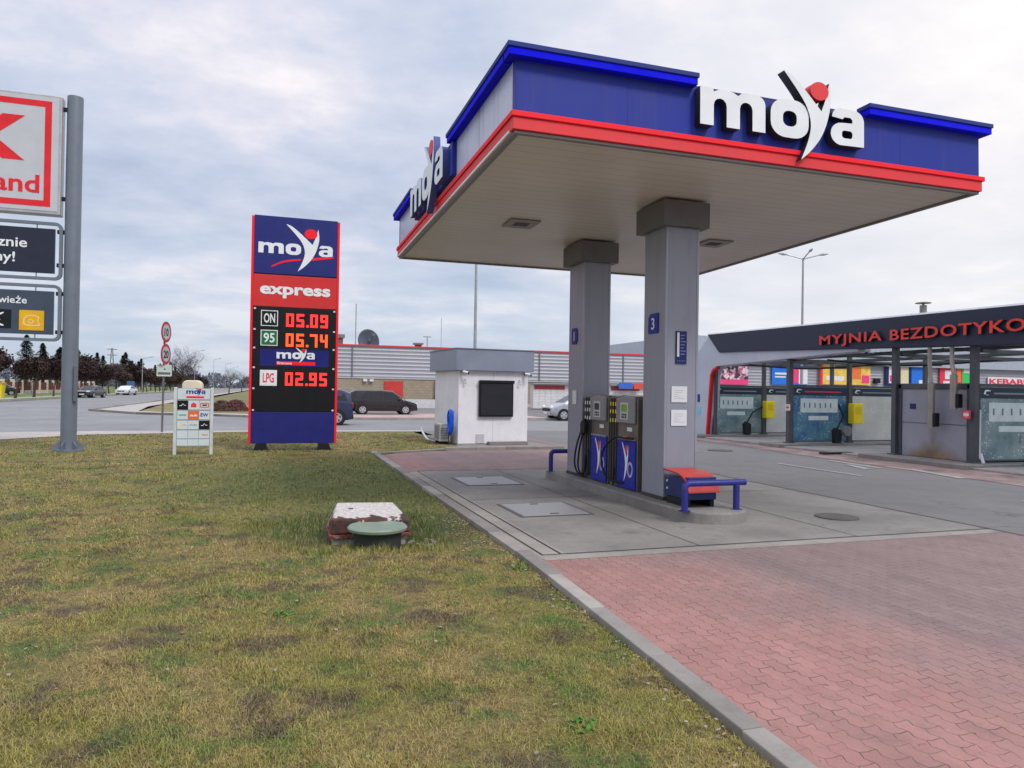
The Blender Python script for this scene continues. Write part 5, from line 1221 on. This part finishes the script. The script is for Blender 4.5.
car('moving_car', 'white sedan driving on the main road behind the dark one', 'car', (-20.8,124,.01), R(80), 4.6, 1.8, 1.5, sed_prof, .93, sw, pt('white_car', (.62,.64,.66), .1), 2.7, .32, group='cars on the main road')
car('parked_car', 'black car parked beside the yellow bin at the left edge', 'car', (-32.4,107,.01), R(20), 4.5, 1.8, 1.5, sed_prof, .93, sw, pt('car_black', (.015,.015,.02)), 2.7, .32)
suv_prof = [(-2.1,.6),(-2.08,1.0),(-1.0,1.12),(-.5,1.72),(.2,1.82),(1.5,1.80),(1.95,1.62),(2.05,1.1),(2.07,.6)]
su = car('off_road_car', 'dark blue off-road car whose tail shows right of the price totem', 'car', (1.60,33.4,.01), 0, 4.15, 1.85, 1.82, suv_prof, 1.15,
    [[(-.85,1.2),(-.45,1.62),(.1,1.68),(.1,1.2)],[(.16,1.2),(.16,1.68),(.9,1.68),(.9,1.2)],[(.96,1.2),(.96,1.66),(1.65,1.60),(1.8,1.22)]], pt('suv_blue', (.025,.035,.09)), 2.6, .37, 1.0, extra={'bump':black})
mb = MB(); mb.lathe([(.30,2.08),(.33,2.10),(.33,2.24),(.28,2.27),(.01,2.27)], (0,0,1.0), 24, axis='x'); mb.build('spare_wheel', rubber, su, smooth=True); su.scale = (.9,.9,.88)

# ------------------------------------------------------------------ trees
bark = M('bark', (.07,.055,.045), .9, var=.3, scale=3)
def tree_meshes(seed, h, spread, leaf_n, leaf_s, leaf_mat, bare=False, cr0=.22, twig_mat=None):
    rnd = random.Random(seed); mb = MB(); tips = []
    def branch(p, d, l, r_, lvl):
        n = 3; pts = [p]; q_ = p.copy(); dd = d.copy()
        for i in range(n):
            dd = (dd+Vector((rnd.gauss(0,.12),rnd.gauss(0,.12),rnd.gauss(.03,.08)))).normalized(); q_ = q_+dd*l/n; pts.append(q_.copy())
            if lvl >= 2: tips.append(q_.copy())
        mb.tube(pts, [r_*(1-.6*i/n) for i in range(n+1)], 6 if lvl < 2 else 3, cap=False)
        if lvl < (4 if bare else 3):
            for k in range(4 if lvl == 0 else 3):
                a = rnd.random()*6.28; t_ = rnd.uniform(.45,1); pp = pts[0].lerp(pts[-1], t_) if lvl else pts[-1].lerp(pts[-2], rnd.random())
                el = rnd.uniform(.35,.9)
                nd_ = (dd*math.cos(el)+Vector((math.cos(a),math.sin(a),.15))*math.sin(el)*spread).normalized()
                branch(pp, nd_, l*rnd.uniform(.55,.78), r_*.5, lvl+1)
    branch(Vector((0,0,0)), Vector((0,0,1)), h*(.32 if not bare else .34), h*.022, 0)
    lm = MB()
    zs = [t_.z for t_ in tips]; 
    for i in range(leaf_n):
        c0 = rnd.choice(tips)+Vector((rnd.gauss(0,h*.045),rnd.gauss(0,h*.045),rnd.gauss(0,h*.04)))
        a = Vector((rnd.gauss(0,1),rnd.gauss(0,1),rnd.gauss(0,1))).normalized(); b_ = a.orthogonal().normalized(); s_ = leaf_s*rnd.uniform(.5,1.3)
        if bare: lm.add([c0-a*s_*2.5, c0+b_*s_*.12, c0+a*s_*2.5], [(0,1,2)])
        else: lm.add([c0-a*s_, c0-b_*s_*.5, c0+a*s_, c0+b_*s_*.5], [(0,1,2,3)])
    return mb, lm
plum_m = M('plum_twigs', (.052,.029,.030), .85, var=.5, scale=1.5); plum2 = M('plum_twigs_brown', (.060,.040,.033), .85, var=.5, scale=1.5)
con_m = M('conifer_needles', (.018,.030,.018), .9, var=.5, scale=1.2); far_m = M('far_twigs', (.09,.08,.09), .9, var=.3, scale=.5)
protos = []
for i in range(4):
    a, l = tree_meshes(10+i, 5.2, 1.15, 5200, .13, None); q = thing('street_tree', 'x', 'tree', (0,0,0))
    a.build('trunk', bark, q); l.build('crown', plum_m if i % 2 else plum2, q); protos.append(q)
def conifer(seed, h):
    rnd = random.Random(seed); q = thing('conifer_tree', 'x', 'tree'); mb = MB(); mb.tube([(0,0,0),(0,0,h*.95)], [h*.02,.02], 6); mb.build('trunk', bark, q)
    lm = MB()
    for i in range(5200):
        t_ = rnd.random()**.8; z = h*(.12+.88*t_); r_ = h*.30*(1-t_)**.7*(.75+.25*math.sin(z*5+seed))*rnd.uniform(.15,1.1)+.05; a = rnd.random()*6.28
        c0 = Vector((r_*math.cos(a),r_*math.sin(a),z-r_*.25)); d = Vector((math.cos(a),math.sin(a),-.2)); s_ = .20*rnd.uniform(.5,1.2); n = Vector((-math.sin(a),math.cos(a),rnd.uniform(-.5,.5)))
        lm.add([c0-d*s_, c0+n*s_*.35, c0+d*s_, c0-n*s_*.35], [(0,1,2,3)])
    lm.build('crown', con_m, q); return q
cons = [conifer(s_, 9) for s_ in (1,2,3)]
used = set()
def place(proto, loc, lab, group, scale):
    rz = random.random()*6.28
    if proto.name in used: return dup(proto, loc, rz, lab, group, scale)
    used.add(proto.name); proto.location = loc; proto.rotation_euler = (0,0,rz); proto['label'] = lab; proto['group'] = group; proto.scale = (scale,)*3; return proto
y = 72; i = 0
G1 = 'purple-brown trees lining the far side of the main road'
while y < 330:
    first = {0:'purple-brown street tree nearest the left edge of the photo'}.get(i)
    place(protos[i % 4], (-24.9+random.uniform(-.4,.4), y, .03), 'purple-brown street tree in the row across the main road', G1, random.uniform(1.15,1.38)); y += random.uniform(5.2,7.2)*(1+.002*y); i += 1
for k in range(26):
    yy = 85+k*11+random.uniform(-3,3)
    place(protos[(k*3+1) % 4], (-33+random.uniform(-3,4), yy, 0), 'taller bare brownish tree behind the roadside row', 'brown trees behind the roadside row', random.uniform(1.45,1.75))
for k in range(24):
    yy = 112+k*11+random.uniform(-4,4)
    place(cons[k % 3], (-44+random.uniform(-6,6), yy, 0), 'dark conifer standing behind the brownish trees', 'conifers behind the roadside trees', random.uniform(.8,1.02)*(1+.0008*yy))
a, l = tree_meshes(77, 7.6, 1.2, 1300, .16, None, bare=True); q = thing('bare_tree', 'large bare tree standing alone right of the speed signs', 'tree', (-12.0,112,0)); q.scale = (1.3,1.3,1.25); a.build('trunk', bark, q); l.build('crown', far_m, q)
bt = q
for j,(x,yy,s_) in enumerate(((-8.3,165,.95),(-7.6,215,1.0),(-6.5,260,1.05),(-4.5,300,1.0),(-2,330,1.1))):
    dup(bt, (x,yy,0), j, 'small distant bare tree by the road between lone tree and totem', 'distant bare trees right of the main road', s_)
# far wood closing the road: things too many to count
rnd = random.Random(5); lm = MB()
for i in range(16000):
    x = rnd.uniform(-330,120); y0 = 560+.1*x+rnd.gauss(0,14); h = 9+4*math.sin(x*.08)+2.5*math.sin(x*.31)
    z = rnd.random()**.8*h; s_ = rnd.uniform(.6,1.4); a = Vector((rnd.gauss(0,1),rnd.gauss(0,.4),rnd.gauss(0,1))).normalized(); b_ = a.orthogonal().normalized(); c0 = Vector((x,y0,z))
    lm.add([c0-a*s_, c0-b_*s_*.6, c0+a*s_, c0+b_*s_*.6], [(0,1,2,3)])
tag(lm.build('distant_wood_hazed', M('distant_wood_hazed', (.11,.12,.15), .95, var=.3, scale=.05)), 'distant belt of woodland, haze painted in as dull blue, closing the horizon', 'woodland', kind='stuff')  # fading by haze is painted into the wood's colour
# red bush on island
def bush(x, y, r_, h, lab, mt):
    q = thing('bush', lab, 'bush', (x,y,.04)); lm = MB(); rnd = random.Random(int(x*10)); st_ = MB()
    for i in range(14):
        a = rnd.random()*6.28; st_.tube([(0,0,0),(math.cos(a)*r_*.6,math.sin(a)*r_*.6,h*.7)], .012, 4)
    st_.build('stems', bark, q)
    for i in range(2600):
        a = rnd.random()*6.28; e = rnd.random()**.5; c0 = Vector((math.cos(a)*r_*e, math.sin(a)*r_*e, h*(1-e**2.5)*rnd.uniform(.25,1)+.05)); d = Vector((rnd.gauss(0,1),rnd.gauss(0,1),rnd.gauss(0,1))).normalized(); n = d.orthogonal().normalized(); s_ = .07*rnd.uniform(.5,1.4)
        lm.add([c0-d*s_, c0-n*s_*.4, c0+d*s_, c0+n*s_*.4], [(0,1,2,3)])
    lm.build('foliage', mt, q)
bush(-2.1,50,.8,.7,'reddish-brown low bush on the traffic island left of the totem',M('bush_red', (.12,.05,.05), .9, var=.4))
bush(-2.9,49.6,.75,.65,'smaller brown bush adjoining the reddish one on the island',M('bush_brown', (.10,.06,.05), .9, var=.4))
# cream cabinet behind the tenant board
q = thing('storage_tank', 'cream rounded tank whose top shows above the directory board', 'tank', (-4.15,45,.05))
mb = MB(); mb.prism(rrect(-.55,.15,.50,1.88,.30), 'y', -.5, .5); mb.build('shell', M('cream', (.62,.56,.42), .6, var=.1), q, bevel=.08, seg=3)
mb = MB(); mb.box((-.6,-.4,0),(-.4,.4,.3)); mb.box((.4,-.4,0),(.6,.4,.3)); mb.build_each('foot', black, q)
# brick fence with pale posts
q = thing('brick_fence', 'brick garden fence with pale posts beyond the street trees', 'fence', (-33.5,96,0))
mb = MB(); mb.box((-.1,0,0),(.15,70,.55)); mb.build('footing', M('fence_pale', (.60,.55,.48), .8), q)
mb = MB(); mb.box((-.05,0,.55),(.05,70,1.75)); mb.build('infill', M('fence_brick', (.16,.05,.035), .85, var=.35, scale=1.5), q)
for k in range(18): mb = MB(); mb.box((-.22,k*4.0,0),(.22,k*4.0+.45,2.1)); mb.build('fence_post', M('fence_pale', (.60,.55,.48), .8), q)
q = thing('litter_bin', 'yellow recycling container beside the first street trees', 'bin', (-26.9,88,.0)); mb = MB(); mb.prism([(-.7,0),(.7,0),(.8,1.5),(-.8,1.5)], 'y', -.55, .55); mb.build('container', M('bin_yellow', (.75,.62,.02), .5), q, bevel=.05); mb = MB(); mb.box((-.85,-.6,1.5),(.85,.6,1.62)); mb.build('lid', M('bin_lid', (.6,.5,.03), .5), q)
# power pylon, billboard, houses hidden in trees
q = thing('power_pylon', 'far lattice power pylon poking above the conifers', 'pylon', (-45.2,245,0)); q.scale = (.6,.6,.86); mb = MB()
for s_ in (-1,1):
    for r_ in (-1,1): mb.tube([(s_*1.5,r_*1.5,0),(s_*.25,r_*.25,14.5)], .09, 4)
for k in range(7): z = 2*k; w_ = 1.5-1.25*z/14.5; w2 = 1.5-1.25*(z+2)/14.5; mb.tube([(-w_,-w_,z),(w2,-w2,z+2)], .06, 4); mb.tube([(w_,-w_,z),(-w2,-w2,z+2)], .06, 4)
mb.build('lattice', M('pylon_steel', (.13,.14,.15), .6), q); mb = MB()
for z in (12,14): mb.tube([(-2.2,0,z),(2.2,0,z)], .12, 4)
mb.build('cross_arm', MATS['pylon_steel'], q)
q = thing('billboard', 'small blue roadside panel behind the white sedan', 'billboard', (-23.2,142,0)); mb = MB(); mb.box((-.6,-.05,.4),(.6,.05,2.2)); mb.build('panel', M('bill_blue', (.06,.16,.34), .5), q); mb = MB(); mb.tube([(0,0,0),(0,0,.4)], .08, 6); mb.build('post', galv, q)

# ------------------------------------------------------------------ world, sun, camera
SUN_EL, SUN_AZ = R(48), R(150)     # azimuth clockwise from +Y
wd = bpy.data.worlds.new('World'); sc.world = wd; wd.use_nodes = True
nt = wd.node_tree; nt.nodes.clear()
out = nd(nt, 'ShaderNodeOutputWorld'); bg = nd(nt, 'ShaderNodeBackground'); bg2 = nd(nt, 'ShaderNodeBackground')
sky = nd(nt, 'ShaderNodeTexSky', sky_type='NISHITA'); sky.sun_disc = False; sky.sun_elevation = SUN_EL; sky.sun_rotation = SUN_AZ; sky.dust_density = 1.5
lk(nt, sky.outputs[0], bg.inputs[0]); bg.inputs[1].default_value = .09
tc = nd(nt, 'ShaderNodeTexCoord').outputs['Generated']; s = nd(nt, 'ShaderNodeSeparateXYZ'); lk(nt, tc, s.inputs[0])
zz = mth(nt, 'MAXIMUM', s.outputs[2], 0.0); den = mth(nt, 'ADD', zz, .16)
cv = nd(nt, 'ShaderNodeCombineXYZ'); lk(nt, mth(nt, 'DIVIDE', s.outputs[0], den), cv.inputs[0]); lk(nt, mth(nt, 'DIVIDE', s.outputs[1], den), cv.inputs[1])
mpg = nd(nt, 'ShaderNodeMapping'); mpg.inputs['Rotation'].default_value = (0,0,R(25)); mpg.inputs['Scale'].default_value = (1,1.15,1); lk(nt, cv.outputs[0], mpg.inputs[0])
n1 = noise(nt, mpg.outputs[0], .62, 6, .5); n2 = noise(nt, mpg.outputs[0], 2.0, 6, .6)
cl = mth(nt, 'ADD', mth(nt, 'MULTIPLY', n1, .58), mth(nt, 'MULTIPLY', n2, .42))
cc = ramp(nt, cl, [(.38,(.40,.46,.59)),(.445,(.49,.535,.655)),(.49,(.55,.585,.69)),(.535,(.67,.66,.73)),(.59,(.82,.78,.80))])
# brighter towards the zenith, pale blue band low down; warmer veil on the right
grad = ramp(nt, zz, [(0,.82),(.10,.92),(.28,1.0),(.50,1.05),(.75,1.7),(1,2.2)])
low = mapr(nt, zz, .02, .22, .55, 0)
cc = mix(nt, low, cc, (.52,.64,.78))
cc = mix(nt, 1, cc, grad, 'MULTIPLY')
dv = nd(nt, 'ShaderNodeVectorMath', operation='DOT_PRODUCT'); lk(nt, tc, dv.inputs[0]); dv.inputs[1].default_value = (.76,.57,.31)
cc = mix(nt, mapr(nt, dv.outputs['Value'], .80, 1, 0, .55), cc, (.95,.90,.86))
lk(nt, cc, bg2.inputs[0]); bg2.inputs[1].default_value = 1.08
mx = nd(nt, 'ShaderNodeMixShader'); mx.inputs[0].default_value = .90
lk(nt, bg.outputs[0], mx.inputs[1]); lk(nt, bg2.outputs[0], mx.inputs[2]); lk(nt, mx.outputs[0], out.inputs[0])
sl = bpy.data.lights.new('Sun', 'SUN'); sl.energy = 1.5; sl.angle = R(14); sl.color = (1,.96,.91)
so = bpy.data.objects.new('Sun', sl); COL.objects.link(so)
d = Vector((math.sin(SUN_AZ)*math.cos(SUN_EL), math.cos(SUN_AZ)*math.cos(SUN_EL), math.sin(SUN_EL)))
so.rotation_euler = (-d).to_track_quat('-Z', 'Y').to_euler(); so.location = d*60

cam = bpy.data.cameras.new('Camera'); co = bpy.data.objects.new('Camera', cam); COL.objects.link(co); sc.camera = co
YAW, PITCH, ROLL, F = R(18.3), R(.5), .016, 730.
cam.sensor_width = 36; cam.lens = 36*F/1024; cam.clip_end = 4000; cam.clip_start = .05
fw = Vector((math.sin(YAW)*math.cos(PITCH), math.cos(YAW)*math.cos(PITCH), math.sin(PITCH)))
r0 = Vector((math.cos(YAW),-math.sin(YAW),0)); u0 = r0.cross(fw)
rr = r0*math.cos(ROLL)+u0*math.sin(ROLL); uu = -r0*math.sin(ROLL)+u0*math.cos(ROLL)
mw = Matrix((rr, uu, -fw)).transposed().to_4x4(); mw.translation = Vector((0,0,1.65)); co.matrix_world = mw

vs_ = sc.view_settings; vs_.view_transform = 'Standard'; vs_.look = 'None'; vs_.gamma = 1; vs_.exposure = 0.24
try: vs_.use_curve_mapping = False
except Exception: pass
sc.cycles.max_bounces = 6; sc.cycles.transparent_max_bounces = 6
